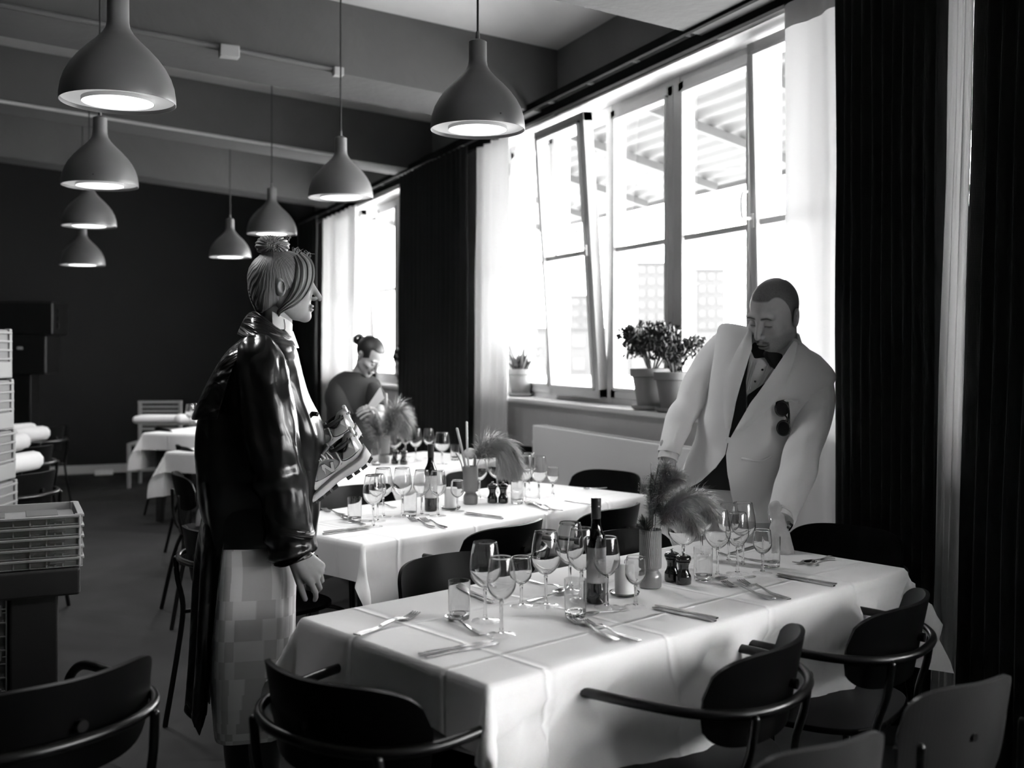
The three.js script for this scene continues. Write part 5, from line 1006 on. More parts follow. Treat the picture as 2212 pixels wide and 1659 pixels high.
  // storm flap over the back
  mesh('storm_flap', thick((() => { const g = loft(body, 60, 30, { range: (q) => [1.95, 2 * PI - 1.95], disp: null }); const n = 60, m = 40; return grid(n, m, (a, b) => { const q = lerp(0.505, 0.9, b), an = lerp(1.9, 2 * PI - 1.9, a), r = rows(body, q * 9), e = 2 / r[9], ca = cos(an), sa = sin(an), u = Math.sign(ca) * pow(abs(ca), e), w = Math.sign(sa) * pow(abs(sa), e), k = 1.05 + 0.1 * (1 - b) * (1 - b) + 0.02 * sin(an * 8 + b * 2) * (1 - b); return [r[0] + r[3] * u * k, r[1] - 0.012 * (1 - b) * abs(ca), r[8] * w * k]; }); })(), 0.005, 60, 40), patent, t);
  // long tail panel at the back
  const tail = [st(1120, 436, 570, 0.16), st(1180, 430, 560, 0.165), st(1300, 426, 535, 0.16), st(1420, 420, 515, 0.155), st(1500, 414, 505, 0.15), st(1560, 411, 500, 0.15)];
  mesh('coat_tail', thick(grid(70, 60, (a, b) => { const an = lerp(1.75, 2 * PI - 1.75, a), zig = 0.06 * abs(((a * 4.5) % 1) - 0.5) * 2 * sstep(0.8, 1, b), q = min(1, b), r = rows(tail, q * 5), fold = 0.016 * sin(an * 8 + 1 + b) * sstep(0, 0.4, b), L = hypot(r[3] * cos(an), r[8] * sin(an)); return [r[0] + r[3] * cos(an) * (1 + fold / L), r[1] + zig, r[8] * sin(an) * (1 + fold / L)]; }), 0.004, 70, 60), patent, t);
  const wrinkle = (k) => (an, q, p) => 0.009 * sin(q * 46 + 2.2 * sin(an) + 5 * noise(p[0] * 8, q * 6, k)) * sstep(0.4, 0.6, q) * (0.5 + 0.5 * sin(an + 1)) + 0.011 * noise(sin(an) * 1.4, q * 5, k + cos(an) * 1.4) + 0.004 * noise(sin(an) * 4, q * 16, k + cos(an) * 4);
  mesh('sleeve', limbP(P, [[556, 752, 0.135, 0.05, 0.05], [562, 780, 0.175, 0.072, 0.068], [572, 850, 0.21, 0.08, 0.073], [588, 950, 0.225, 0.078, 0.07], [607, 1050, 0.22, 0.074, 0.066], [622, 1130, 0.205, 0.068, 0.06], [634, 1192, 0.192, 0.064, 0.056], [637, 1203, 0.19, 0.061, 0.053]], 56, 120, wrinkle(2)), patent, t);
  mesh('sleeve', limbP(P, [[572, 752, -0.135, 0.05, 0.05], [580, 790, -0.175, 0.07, 0.068], [605, 880, -0.21, 0.074, 0.07], [637, 985, -0.19, 0.07, 0.066], [668, 985, -0.1, 0.06, 0.058], [686, 976, -0.03, 0.052, 0.05]], 40, 80, wrinkle(7)), patent, t);
  const strap = (y, x, z, r1, r2, tilt) => { const o = P(x, y, z); return tf(new THREE.TorusGeometry(1, 0.09, 10, 48), { p: o, r: [PI / 2, tilt, 0], s: [r1, r2, 0.16] }); };
  mesh('cuff_strap', strap(1142, 624, 0.203, 0.07, 0.062, -0.28), patent, t);
  const col = (an, b) => { const f = 0.5 + 0.5 * cos(an), i = P(lerp(553, 630, f), lerp(675, 736, f)), o = P(lerp(514, 636, f), lerp(722, 764, f)); const rI = 0.062, rO = 0.145, z = sin(an), bulge = sin(b * PI) * 0.014; return [lerp(i[0], o[0], b), lerp(i[1], o[1], b) + bulge + 0.008 * sin(b * PI), z * lerp(rI, rO, b)]; };
  mesh('coat_collar', thick(grid(72, 16, (a, b) => col(lerp(0.12, 2 * PI - 0.12, a), b)), 0.006, 72, 16), patent, t);
  mesh('lit_lapel_edge', tube([[634, 764, 0.05], [643, 800, 0.055], [655, 840, 0.06], [672, 885, 0.055], [691, 927, 0.03]].map(([a, b, z]) => V3(...P(a + 3, b, z))), 0.0035, 30, 6), std(0.6, 0.5), t);  // pale colour paints light on the other lapel of the black coat
  mesh('shirt_front', thick(grid(10, 20, (a, b) => { const y = lerp(860, 905, b), o = P(lerp(652, 662 + 24 * b, a) + 6, y, 0.075 - 0.02 * a); return o; }), 0.002, 10, 20), std(0.5, 0.8), t);
  for (const [x, y] of [[668, 880], [684, 1000]]) { const o = P(x, y, 0.12); mesh('button', tf(new THREE.CylinderGeometry(0.011, 0.011, 0.006, 18), { p: o, r: [PI / 2, 0, 0] }), patent, t); }
  mesh('pocket_flap', tf(rbox(0.012, 0.014, 0.1, 0.004), { p: P(664, 893, 0.13), r: [0, 0.6, -0.2] }), patent, t);
  // the skirt
  const check = tex(512, (u, v) => { const r = flr(v * 14), c = flr(u * 28 + (r % 2) * 0.5 + 0.3 * sin(r * 2.3)), q = (c + r) % 2, k = (c * 7 + r * 13) % 5; return (q ? 0.98 : 0.7) - 0.05 * (k % 3); });
  const sk2 = [st(1150, 472, 610, 0.15), st(1215, 464, 636, 0.165), st(1300, 458, 638, 0.17), st(1400, 455, 635, 0.168), st(1480, 456, 626, 0.163), st(1545, 460, 618, 0.158), st(1574, 464, 612, 0.155)];
  const uvS = (g) => g; mesh('skirt', uvS(loft(sk2, 96, 70, { cap: false, disp: (an, q, p) => 0.004 * noise(p[0] * 9, p[1] * 7, p[2] * 9) + 0.004 * exp(-pow((an - 1.2) / 0.05, 2)) })), std(0.76, 0.6, { map: check, side: THREE.DoubleSide }), t);
  // boots
  for (const k of [-1, 1]) {
    const x = 546 + k * 27, z = k * 0.06;
    mesh('boot', join([limbP(P, [[x, 1560, z, 0.052], [x, 1620, z, 0.05], [x + 1, 1690, z, 0.04], [x + 2, 1735, z, 0.038]], 20, 24), tf(new THREE.SphereGeometry(1, 24, 16), { p: [P(x + 34, 1738, z)[0], 0.034, z], s: [0.115, 0.032, 0.042] }), tf(rbox(0.06, 0.05, 0.06, 0.01), { p: [P(x - 10, 1740, z)[0], 0.026, z] })]), std(0.03, 0.4), t);
  }
}
// ================================================================ the man in the white dinner jacket
{
  const F = figure('person', 'man with shaved head in white dinner jacket and bow tie, bending over a table', 1600, 4.02), { t, P, inv, s } = F;
  const tone = 0.48, S = 1 / 1.755e-3;
  // torso stations: centre px, half width px, tilt of the shoulder line, depth
  const turnA = 0.28, row = (x, y, hw, tilt, dep, z, n = 2.3) => { const c = P(x, y, z), w = hw * s; return [...c, w * cos(turnA), -w * tilt, w * sin(turnA), -dep * sin(turnA), 0.02, dep * cos(turnA), n]; };
  const torso = [row(1570, 1190, 108, 0.0, 0.15, 0.02), row(1568, 1120, 110, -0.03, 0.15, 0.02), row(1574, 1060, 108, 0.04, 0.145, 0.03), row(1590, 1000, 100, 0.09, 0.135, 0.04), row(1608, 940, 98, 0.14, 0.13, 0.05), row(1630, 880, 103, 0.2, 0.13, 0.06), row(1652, 825, 112, 0.28, 0.128, 0.065), row(1670, 784, 120, 0.39, 0.115, 0.065, 2.5), row(1679, 753, 116, 0.43, 0.095, 0.06, 2.4), row(1684, 734, 70, 0.33, 0.07, 0.055, 2), row(1685, 722, 38, 0.2, 0.055, 0.055, 2)];
  const shrink = (R, d) => R.map((r) => { const A = hypot(r[3], r[4], r[5]), B = hypot(r[6], r[7], r[8]), a = (A - d) / A, b = (B - d) / B; return [r[0], r[1], r[2], r[3] * a, r[4] * a, r[5] * a, r[6] * b, r[7] * b, r[8] * b, r[9]]; });
  const pt = (R, an, q) => { const r = rows(R, q * (R.length - 1)), e = 2 / r[9], ca = cos(an), sa = sin(an), u = Math.sign(ca) * pow(abs(ca), e), w = Math.sign(sa) * pow(abs(sa), e); return [r[0] + r[3] * u + r[6] * w, r[1] + r[4] * u + r[7] * w, r[2] + r[5] * u + r[8] * w]; };
  // the angle at which a row of the torso meets a line drawn on its front, [px, py] from top to bottom
  const meet = (R, line, q) => { let best = 1.57, last = null; for (let k = 0; k <= 90; k++) { const an = lerp(0.05, 3.09, k / 90), [x, y] = inv(...pt(R, an, q)), d = x - poly(line, y); if (last !== null && d * last[1] <= 0) { best = lerp(last[0], an, last[1] / (last[1] - d || 1)); return best; } last = [an, d]; } return last[1] > 0 ? 3.09 : 0.05; };
  const panel = (R, q0, q1, nq, na, edgeA, edgeB, disp) => grid(na, nq, (a, b) => { const q = lerp(q0, q1, b), A = edgeA(q), B = edgeB(q), an = lerp(A, B, a), p = pt(R, an, q), d = disp ? disp(a, b, an, q, p) : 0, c = rows(R, q * (R.length - 1)), L = hypot(p[0] - c[0], p[2] - c[2]) || 1; return [p[0] + (p[0] - c[0]) / L * d, p[1], p[2] + (p[2] - c[2]) / L * d]; });
  const lineR = [[1623, 700], [1624, 752], [1603, 819], [1588, 870], [1579, 922], [1572, 952], [1566, 982], [1547, 1010], [1511, 1042], [1483, 1056], [1462, 1062], [1440, 1070]];   // his right front edge
  const lineL = [[1722, 728], [1704, 752], [1686, 779], [1659, 819], [1619, 874], [1584, 936], [1574, 953], [1568, 982], [1571, 1018], [1579, 1065], [1586, 1095], [1594, 1120], [1602, 1140]];
  const jm = phys(0.9, 0.9, { sheen: 0.25, sheenRoughness: 0.6, bumpMap: weaveTex, bumpScale: 0.0003, side: THREE.DoubleSide });
  const fold = (a, b, an, q, p) => 0.006 * noise(p[0] * 8, p[1] * 6, p[2] * 8) + 0.004 * sin(30 * (p[1] + 0.5 * p[0])) * exp(-pow((q - 0.36) / 0.12, 2));
  mesh('jacket', thick(panel(torso, 0.09, 0.86, 80, 60, (q) => meet(torso, lineL, q), () => -PI / 2 - 0.02, fold), 0.005, 60, 80), jm, t);
  mesh('jacket', thick(panel(torso, 0.09, 0.86, 80, 60, () => 1.5 * PI + 0.02, (q) => meet(torso, lineR, q), fold), 0.005, 60, 80), jm, t);
  const vest = shrink(torso, 0.012), shirt = shrink(torso, 0.019);
  const vR = [[1625, 740], [1621, 760], [1611, 822], [1612, 854]], vL = [[1712, 740], [1693, 772], [1660, 822], [1614, 854]];
  const black = std(0.006, 0.8, { side: THREE.DoubleSide }), shirtM = std(0.66, 0.75, { side: THREE.DoubleSide });
  mesh('waistcoat', thick(panel(vest, 0.2, 0.84, 70, 50, (q) => meet(vest, vL, q), () => -PI / 2, null), 0.003, 50, 70), black, t);
  mesh('waistcoat', thick(panel(vest, 0.2, 0.84, 70, 50, () => 1.5 * PI, (q) => meet(vest, vR, q), null), 0.003, 50, 70), black, t);
  mesh('shirt', loft(shirt, 80, 70), shirtM, t);
  // pleats beside the buttons, studs
  const onShirt = (x, y, lift = 0.003) => { let best = null, bd = 1e9; for (let i = 0; i < 60; i++) for (let j = 0; j < 60; j++) { const p = pt(shirt, lerp(0.4, 2.8, i / 59), lerp(0.45, 0.9, j / 59)), [a, b] = inv(...p), d = hypot(a - x, b - y); if (d < bd) { bd = d; best = p; } } return [best[0] - lift * 0.28, best[1], best[2] + lift]; };
  for (const k of [-1, 1]) for (let i = 0; i < 4; i++) mesh('pleat', tube([onShirt(1655 + k * (14 + i * 4.5) - 6, 782), onShirt(1641 + k * (12 + i * 4) - 3, 815), onShirt(1626 + k * (7 + i * 2.5), 842)], 0.0016, 12, 5), shirtM, t);
  for (const [x, y] of [[1633, 822], [1645, 796]]) mesh('stud', tf(new THREE.SphereGeometry(0.0042, 10, 8), { p: onShirt(x, y, 0.004), s: [1, 1, 0.6] }), black, t);
  // shawl lapels
  const lapOutR = [[1624, 698], [1608, 728], [1590, 760], [1570, 803], [1562, 835], [1563, 885], [1570, 953]], lapOutL = [[1724, 730], [1722, 745], [1716, 775], [1694, 842], [1659, 884], [1606, 930], [1576, 953]];
  const lap = shrink(torso, -0.012);
  mesh('lapel', thick(panel(lap, 0.405, 0.87, 60, 14, (q) => meet(lap, lineR, q), (q) => meet(lap, lapOutR, q), (a) => 0.003 * sin(a * PI)), 0.004, 14, 60), jm, t);
  mesh('lapel', thick(panel(lap, 0.405, 0.87, 60, 14, (q) => meet(lap, lapOutL, q), (q) => meet(lap, lineL, q), (a) => 0.003 * sin(a * PI)), 0.004, 14, 60), jm, t);
  mesh('jacket_collar', thick(grid(30, 8, (a, b) => { const an = lerp(-0.55, PI + 0.75, a) + PI, o = P(1686, lerp(738, 716, b), 0.045), r = lerp(0.078, 0.066, b); return [o[0] + r * cos(an) * -1, o[1] + 0.012 * sin(an) * -1 - 0.25 * r * -cos(an) * 0.5, o[2] + r * 0.95 * sin(an)]; }), 0.004, 30, 8), jm, t);
  const btn = P(1574, 951, 0.19); mesh('jacket_button', tf(new THREE.CylinderGeometry(0.011, 0.011, 0.006, 20), { p: btn, r: [PI / 2, 0, 0.2] }), jm, t);
  // breast pocket welt
  const onJacket = (x, y, lift) => { let best = null, bd = 1e9; for (let i = 0; i < 80; i++) for (let j = 0; j < 80; j++) { const p = pt(torso, lerp(0.0, 3.1, i / 79), lerp(0.1, 0.9, j / 79)), [a, b] = inv(...p), d = hypot(a - x, b - y); if (d < bd) { bd = d; best = p; } } return V3(best[0], best[1], best[2] + lift); };
  mesh('pocket_welt', tube([onJacket(1674, 876, 0.008), onJacket(1696, 869, 0.008), onJacket(1720, 866, 0.008)], 0.006, 12, 6), jm, t);
  mesh('pocket_welt', tube([onJacket(1604, 991, 0.006), onJacket(1640, 992, 0.006), onJacket(1664, 985, 0.006)], 0.005, 12, 6), jm, t);
  // wing collar and bow tie
  mesh('shirt_collar', thick(grid(50, 8, (a, b) => { const an = a * 2 * PI, o = P(1683, lerp(764, 735, b), 0.07), r = lerp(0.069, 0.0655, b); return [o[0] + r * cos(an), o[1] - 0.33 * r * cos(an) - 0.2 * r * sin(an), o[2] + r * 0.95 * sin(an)]; }), 0.003, 50, 8), shirtM, t);
  const bow = (sg) => { const sh = new THREE.Shape(); sh.moveTo(0, 0.007); sh.bezierCurveTo(0.015, 0.009, 0.03, 0.027, 0.05, 0.028); sh.bezierCurveTo(0.056, 0.028, 0.057, 0.02, 0.056, 0); sh.bezierCurveTo(0.057, -0.02, 0.056, -0.028, 0.05, -0.028); sh.bezierCurveTo(0.03, -0.027, 0.015, -0.009, 0, -0.007); return tf(extrude(sh, 0.009, 0.004), { s: [sg, 1, 1] }); };
  const kn = V3(...P(1653, 766, 0.158));
  for (const sg of [-1, 1]) mesh('bow_tie', (() => { let g = bow(1); if (sg < 0) g = tf(g, { r: [0, PI, 0] }); return tf(g, { p: kn, r: [-0.25, sg < 0 ? -0.5 : 0.2, sg < 0 ? -0.42 : -0.52] }); })(), black, t);
  mesh('bow_knot', tf(new THREE.SphereGeometry(0.0125, 16, 12), { p: kn.clone().add(V3(0, 0, 0.006)), s: [0.8, 1, 0.7] }), black, t);
  // sleeves
  const crease = (k) => (an, q, p) => 0.006 * noise(sin(an) * 1.5, q * 6, k + cos(an) * 1.5) + 0.005 * sin(q * 30 + 2 * sin(an + k)) * exp(-pow((q - 0.55) / 0.16, 2));
  mesh('sleeve', limbP(P, [[1588, 735, 0.01, 0.025, 0.05], [1566, 742, -0.01, 0.05, 0.072], [1530, 795, -0.01, 0.064, 0.076], [1491, 866, 0.02, 0.058, 0.066], [1465, 915, 0.06, 0.052, 0.06], [1449, 965, 0.11, 0.042, 0.05], [1445, 980, 0.12, 0.039, 0.047]], 40, 90, crease(1)), jm, t);
  mesh('sleeve', limbP(P, [[1748, 806, 0.06, 0.03, 0.06], [1763, 822, 0.08, 0.056, 0.076], [1762, 870, 0.12, 0.066, 0.076], [1748, 930, 0.19, 0.064, 0.068], [1728, 1000, 0.26, 0.064, 0.064], [1708, 1060, 0.33, 0.058, 0.06], [1692, 1106, 0.385, 0.05, 0.052], [1688, 1114, 0.395, 0.048, 0.05]], 40, 100, crease(5)), jm, t);
  mesh('shirt_cuff', limbP(P, [[1446, 975, 0.118, 0.036, 0.042], [1442, 994, 0.13, 0.036, 0.042]], 28, 6), shirtM, t);
  mesh('shirt_cuff', limbP(P, [[1692, 1104, 0.383, 0.043, 0.045], [1687, 1124, 0.41, 0.043, 0.044]], 28, 6), shirtM, t);
  mesh('cuff_link', tf(new THREE.SphereGeometry(0.006, 12, 8), { p: P(1711, 1114, 0.42) }), std(0.03, 0.2), t);
  { // watch
    const c = P(1686, 1127, 0.425), w = new THREE.Group(); w.name = 'wrist_watch'; t.add(w); w.position.set(...c); w.rotation.set(0.75, 0.25, -0.18);
    mesh('watch_band', tf(new THREE.TorusGeometry(0.031, 0.0065, 10, 40), { r: [PI / 2, 0, 0], s: [1, 1, 1] }), M.steel, w);
    mesh('watch_case', tf(new THREE.CylinderGeometry(0.019, 0.02, 0.01, 28), { r: [PI / 2, 0, -0.6], p: [0.017, 0, 0.03] }), M.steel, w);
    mesh('watch_dial', tf(new THREE.CylinderGeometry(0.016, 0.016, 0.002, 28), { r: [PI / 2, 0, -0.6], p: [0.0195, 0, 0.0345] }), phys(0.01, 0.1, { clearcoat: 1 }), w);
  }
  // trousers and shoes
  const hips = [row(1566, 1215, 88, 0, 0.12, 0.0), row(1566, 1120, 96, 0, 0.125, 0.0), row(1578, 1040, 92, 0.05, 0.12, 0.015), row(1590, 985, 88, 0.08, 0.115, 0.025)];
  mesh('trousers', join([loft(hips, 48, 20), ...[-1, 1].map((k) => limbP(P, [[1566 + k * 42, 1150, 0.0, 0.095, 0.11], [1566 + k * 46, 1300, 0.0, 0.085, 0.09], [1566 + k * 48, 1450, -0.01, 0.068, 0.075], [1566 + k * 49, 1545, -0.02, 0.06, 0.07]], 24, 30))]), black, t);
  for (const k of [-1, 1]) mesh('shoe', join([tf(new THREE.SphereGeometry(1, 24, 14), { p: [P(1566 + k * 52, 1550, 0)[0] + k * 0.01, 0.036, 0.06], s: [0.047, 0.036, 0.14] }), tf(rbox(0.07, 0.03, 0.08, 0.01), { p: [P(1566 + k * 50, 1550, 0)[0], 0.016, -0.04] })]), phys(0.006, 0.15), t);
  // head, neck, hands
  const hp = P(1671, 683, 0.115);
  const head = placed(nets(headField({ nose: 1.0, jaw: 1.08, brow: 1.25 }), [-0.1, -0.125, -0.125], [0.1, 0.13, 0.13], 0.0031, headTone(tone, { hair: 0.28, line: 0.068, stubble: 0.62, brow: 0.12, lip: 0.65 })), hp, { yaw: -0.78, pitch: 0.44, roll: -0.13, scale: [1.04, 1.19, 1.13] });
  const n0 = P(1684, 770, 0.05), n1 = P(1684, 690, 0.06), neck = nets((x, y, z) => capsule(x, y, z, n0, n1, 0.066, 0.06), [n0[0] - 0.1, n0[1] - 0.08, n0[2] - 0.1], [n0[0] + 0.1, n1[1] + 0.08, n0[2] + 0.1], 0.006, (x, y) => tone * 0.9);
  const hL = aim(handGeo([[0.45, 0.35, 0.3], [0.5, 0.4, 0.3], [0.55, 0.4, 0.3], [0.6, 0.4, 0.3]], { thumb: [0.15, 0.1], thumbOut: 0.5, spread: 0.05, tone: tone * 1.05 }), P(1683, 1140, 0.44), [0.02, -0.85, 0.5], [0.35, 0.5, 0.8], -1);
  const hR = aim(handGeo([[0.3, 0.5, 0.4], [0.35, 0.5, 0.4], [0.4, 0.5, 0.4], [0.45, 0.5, 0.4]], { thumb: [0.2, 0.2], thumbOut: 0.5, tone: tone * 0.9 }), P(1441, 1000, 0.135), [-0.05, -0.93, 0.3], [-0.5, 0.1, 0.85], 1);
  const inner = toned(loft(shrink(torso, 0.035).slice(0, 10), 20, 12), tone);
  const core = [-1, 1].map((k) => toned(limbP(P, [[1566 + k * 42, 1150, 0, 0.06], [1566 + k * 48, 1450, -0.01, 0.05], [1566 + k * 49, 1540, -0.02, 0.04]], 12, 12), tone));
  bodyMesh([head, neck, hL, hR, inner, ...core], t, skin(1));
  // dark glasses hung by one arm from the breast pocket: a thing of their own
  const gp = onJacket(1689, 905, 0.02), g = thing('sunglasses', 'black sunglasses hanging from the breast pocket of the white jacket', 'sunglasses', null);
  g.position.copy(gp.applyAxisAngle(V3(0, 1, 0), YAW).add(t.position)); g.rotation.set(0, YAW - 0.2, 0);
  const gm = phys(0.008, 0.15, { clearcoat: 0.5 });
  for (const y of [0.034, -0.036]) { const x = y > 0 ? -0.006 : 0.0; mesh('lens', tf(new THREE.CylinderGeometry(0.0225, 0.0225, 0.002, 32), { p: [x, y, 0.004], r: [PI / 2, 0, 0], s: [0.95, 1, 1.12] }), phys(0.012, 0.08, { clearcoat: 1 }), g); mesh('rim', tf(new THREE.TorusGeometry(0.0235, 0.0033, 8, 36), { p: [x, y, 0.004], s: [0.95, 1.12, 1] }), gm, g); }
  mesh('bridge', tube([[0.004, 0.012, 0.004], [0.012, 0, 0.008], [0.006, -0.012, 0.004]], 0.003, 12, 8), gm, g);
  mesh('temple_arm', tube([[-0.026, 0.05, 0.004], [-0.02, 0.058, 0.0], [0.01, 0.061, -0.004], [0.018, 0.03, -0.006], [0.016, -0.02, -0.006]], 0.0026, 24, 8), gm, g);
  mesh('temple_arm', tube([[0.018, -0.056, 0.004], [0.022, -0.03, 0.002], [0.021, 0.02, -0.002], [0.017, 0.055, -0.004]], 0.0026, 20, 8), gm, g);
}
// ================================================================ the waitress by the far window
{
  const F = figure('person', 'waitress in dark T-shirt with hair tied up, looking down at a paper', 765, 6.8), { t, P, inv, s } = F, tone = 0.36;
  const hp = P(798, 770, 0.05), head = placed(nets(headField({ jaw: 0.92, brow: 0.8 }), [-0.1, -0.125, -0.125], [0.1, 0.13, 0.13], 0.0045, headTone(tone, { brow: 0.5, lip: 0.8 })), hp, { yaw: 1.0, pitch: 0.6, roll: -0.12, scale: 1.0 });
  const nA = P(769, 835, 0), nB = P(788, 785, 0.02), neck = nets((x, y, z) => smin(capsule(x, y, z, nA, nB, 0.058, 0.05), ell(x, y, z, P(768, 846, 0.01), [0.13, 0.05, 0.08]), 0.05), [nA[0] - 0.2, nA[1] - 0.12, -0.14], [nA[0] + 0.22, nB[1] + 0.1, 0.16], 0.01, () => tone);
  const arm = toned(limbP(P, [[744, 895, 0.12, 0.047], [746, 920, 0.14, 0.04], [755, 950, 0.2, 0.036], [768, 968, 0.26, 0.03]], 16, 24), tone), arm2 = toned(limbP(P, [[816, 880, 0.13, 0.042], [818, 900, 0.2, 0.036], [808, 896, 0.3, 0.03]], 16, 20), tone);
  const h1 = aim(handGeo([[0.5, 0.5, 0.4], [0.55, 0.5, 0.4], [0.6, 0.5, 0.4], [0.6, 0.5, 0.4]], { tone }), P(769, 970, 0.27), [0.6, -0.5, 0.5], [0.2, 0.6, 0.7], 1), h2 = aim(handGeo([[0.6, 0.6, 0.4], [0.6, 0.6, 0.4], [0.7, 0.6, 0.4], [0.7, 0.6, 0.4]], { tone }), P(807, 893, 0.31), [-0.2, 0.3, 0.9], [0.6, 0.6, 0.3], -1);
  const row = (x, y, hw, dep, tilt = 0, n = 2.3) => { const c = P(x, y, 0); return [...c, hw * s * 0.9, -hw * s * tilt, -hw * s * 0.35, dep * 0.35, 0, dep * 0.93, n]; };
  const tors = [row(758, 1010, 58, 0.13), row(760, 950, 55, 0.12), row(763, 900, 58, 0.13), row(766, 856, 61, 0.125, 0.0), row(767, 828, 58, 0.11, 0.0), row(768, 812, 42, 0.085, 0.05, 2), row(770, 804, 26, 0.07, 0.1, 2)];
  const shirtM = std(0.02, 0.9);
  mesh('t_shirt', loft(tors, 48, 40, { disp: (an, q, p) => 0.01 * noise(p[0] * 8, p[1] * 6, p[2] * 8) }), shirtM, t);
  mesh('t_shirt_sleeve', limbP(P, [[732, 830, 0.05, 0.055], [728, 856, 0.08, 0.078], [736, 888, 0.11, 0.078], [743, 906, 0.125, 0.074]], 28, 20), shirtM, t);
  mesh('t_shirt_sleeve', limbP(P, [[802, 834, 0.03, 0.05], [812, 860, 0.07, 0.066], [817, 884, 0.12, 0.064]], 28, 20), shirtM, t);
  mesh('trousers', join([loft([row(760, 1100, 52, 0.13), row(758, 1040, 56, 0.13), row(758, 990, 54, 0.125)], 32, 10), ...[-1, 1].map((k) => limbP(P, [[760 + k * 26, 1060, 0, 0.09], [760 + k * 27, 1150, 0, 0.07], [760 + k * 27, 1222, 0, 0.055]], 18, 20))]), std(0.012, 0.85), t);
  for (const k of [-1, 1]) mesh('shoe', tf(new THREE.SphereGeometry(1, 20, 12), { p: [P(760 + k * 28, 1225, 0)[0] + 0.03, 0.045, 0.05], s: [0.1, 0.044, 0.06] }), std(0.02, 0.6), t);
  const hM = phys(0.02, 0.5, { map: hairTex });
  const inv2 = (() => { const q = new THREE.Quaternion().setFromAxisAngle(V3(0, 0, 1), -0.12).multiply(new THREE.Quaternion().setFromEuler(new THREE.Euler(0.6, 1.0, 0, 'YXZ'))); return q; })();
  const cap = nets((x, y, z) => { let d = ell(x, y, z, [0, 0.036, -0.018], [0.083, 0.089, 0.101]); d = smax(d, min(z - 0.04 + 0.45 * (y - 0.05), 0.075 - y), 0.008); d = smax(d, -(y + 0.06 + 0.25 * z), 0.01); d = smax(d, -ell(abs(x), y, z, [0.085, -0.004, -0.01], [0.02, 0.032, 0.022]), 0.004); return d; }, [-0.11, -0.1, -0.14], [0.11, 0.15, 0.11], 0.006);
  mesh('hair', placed(hairUV(cap, [0, 0.1]), hp, { yaw: 1.0, pitch: 0.6, roll: -0.12 }), hM, t);
  mesh('hair_bun', join([tf(new THREE.SphereGeometry(1, 20, 14), { p: P(781, 737, 0), s: [0.034, 0.03, 0.034] }), tf(new THREE.TorusGeometry(0.026, 0.012, 8, 20), { p: P(775, 733, 0.0), r: [0.3, 0.5, 0] })]), hM, t);
  bodyMesh([head, neck, arm, arm2, h1, h2, toned(loft(tors.map((r) => [...r.slice(0, 3), ...r.slice(3, 9).map((v) => v * 0.85), 2]), 16, 8), tone)], t, skin(1));
  const pp = thing('paper_slip', 'white folded paper in the hand of the waitress', 'paper', null), pc = V3(...P(812, 868, 0.36)).applyAxisAngle(V3(0, 1, 0), YAW).add(t.position); pp.position.copy(pc); pp.rotation.y = YAW;
  for (const k of [0, 1]) mesh('leaf_of_paper', thick(grid(8, 10, (a, b) => [lerp(-0.055, 0.04, b) + 0.035 * (a - 0.5) * (1 - b * 0.2) * (k ? 1 : 0.9), lerp(-0.06, 0.055, b) + 0.085 * (a - 0.5) * -0.6 * (0.25 + b), k * 0.004 + 0.02 * (a - 0.5) + 0.01 * b * b]), 0.0006, 8, 10), M.whiteMatt, pp);
}
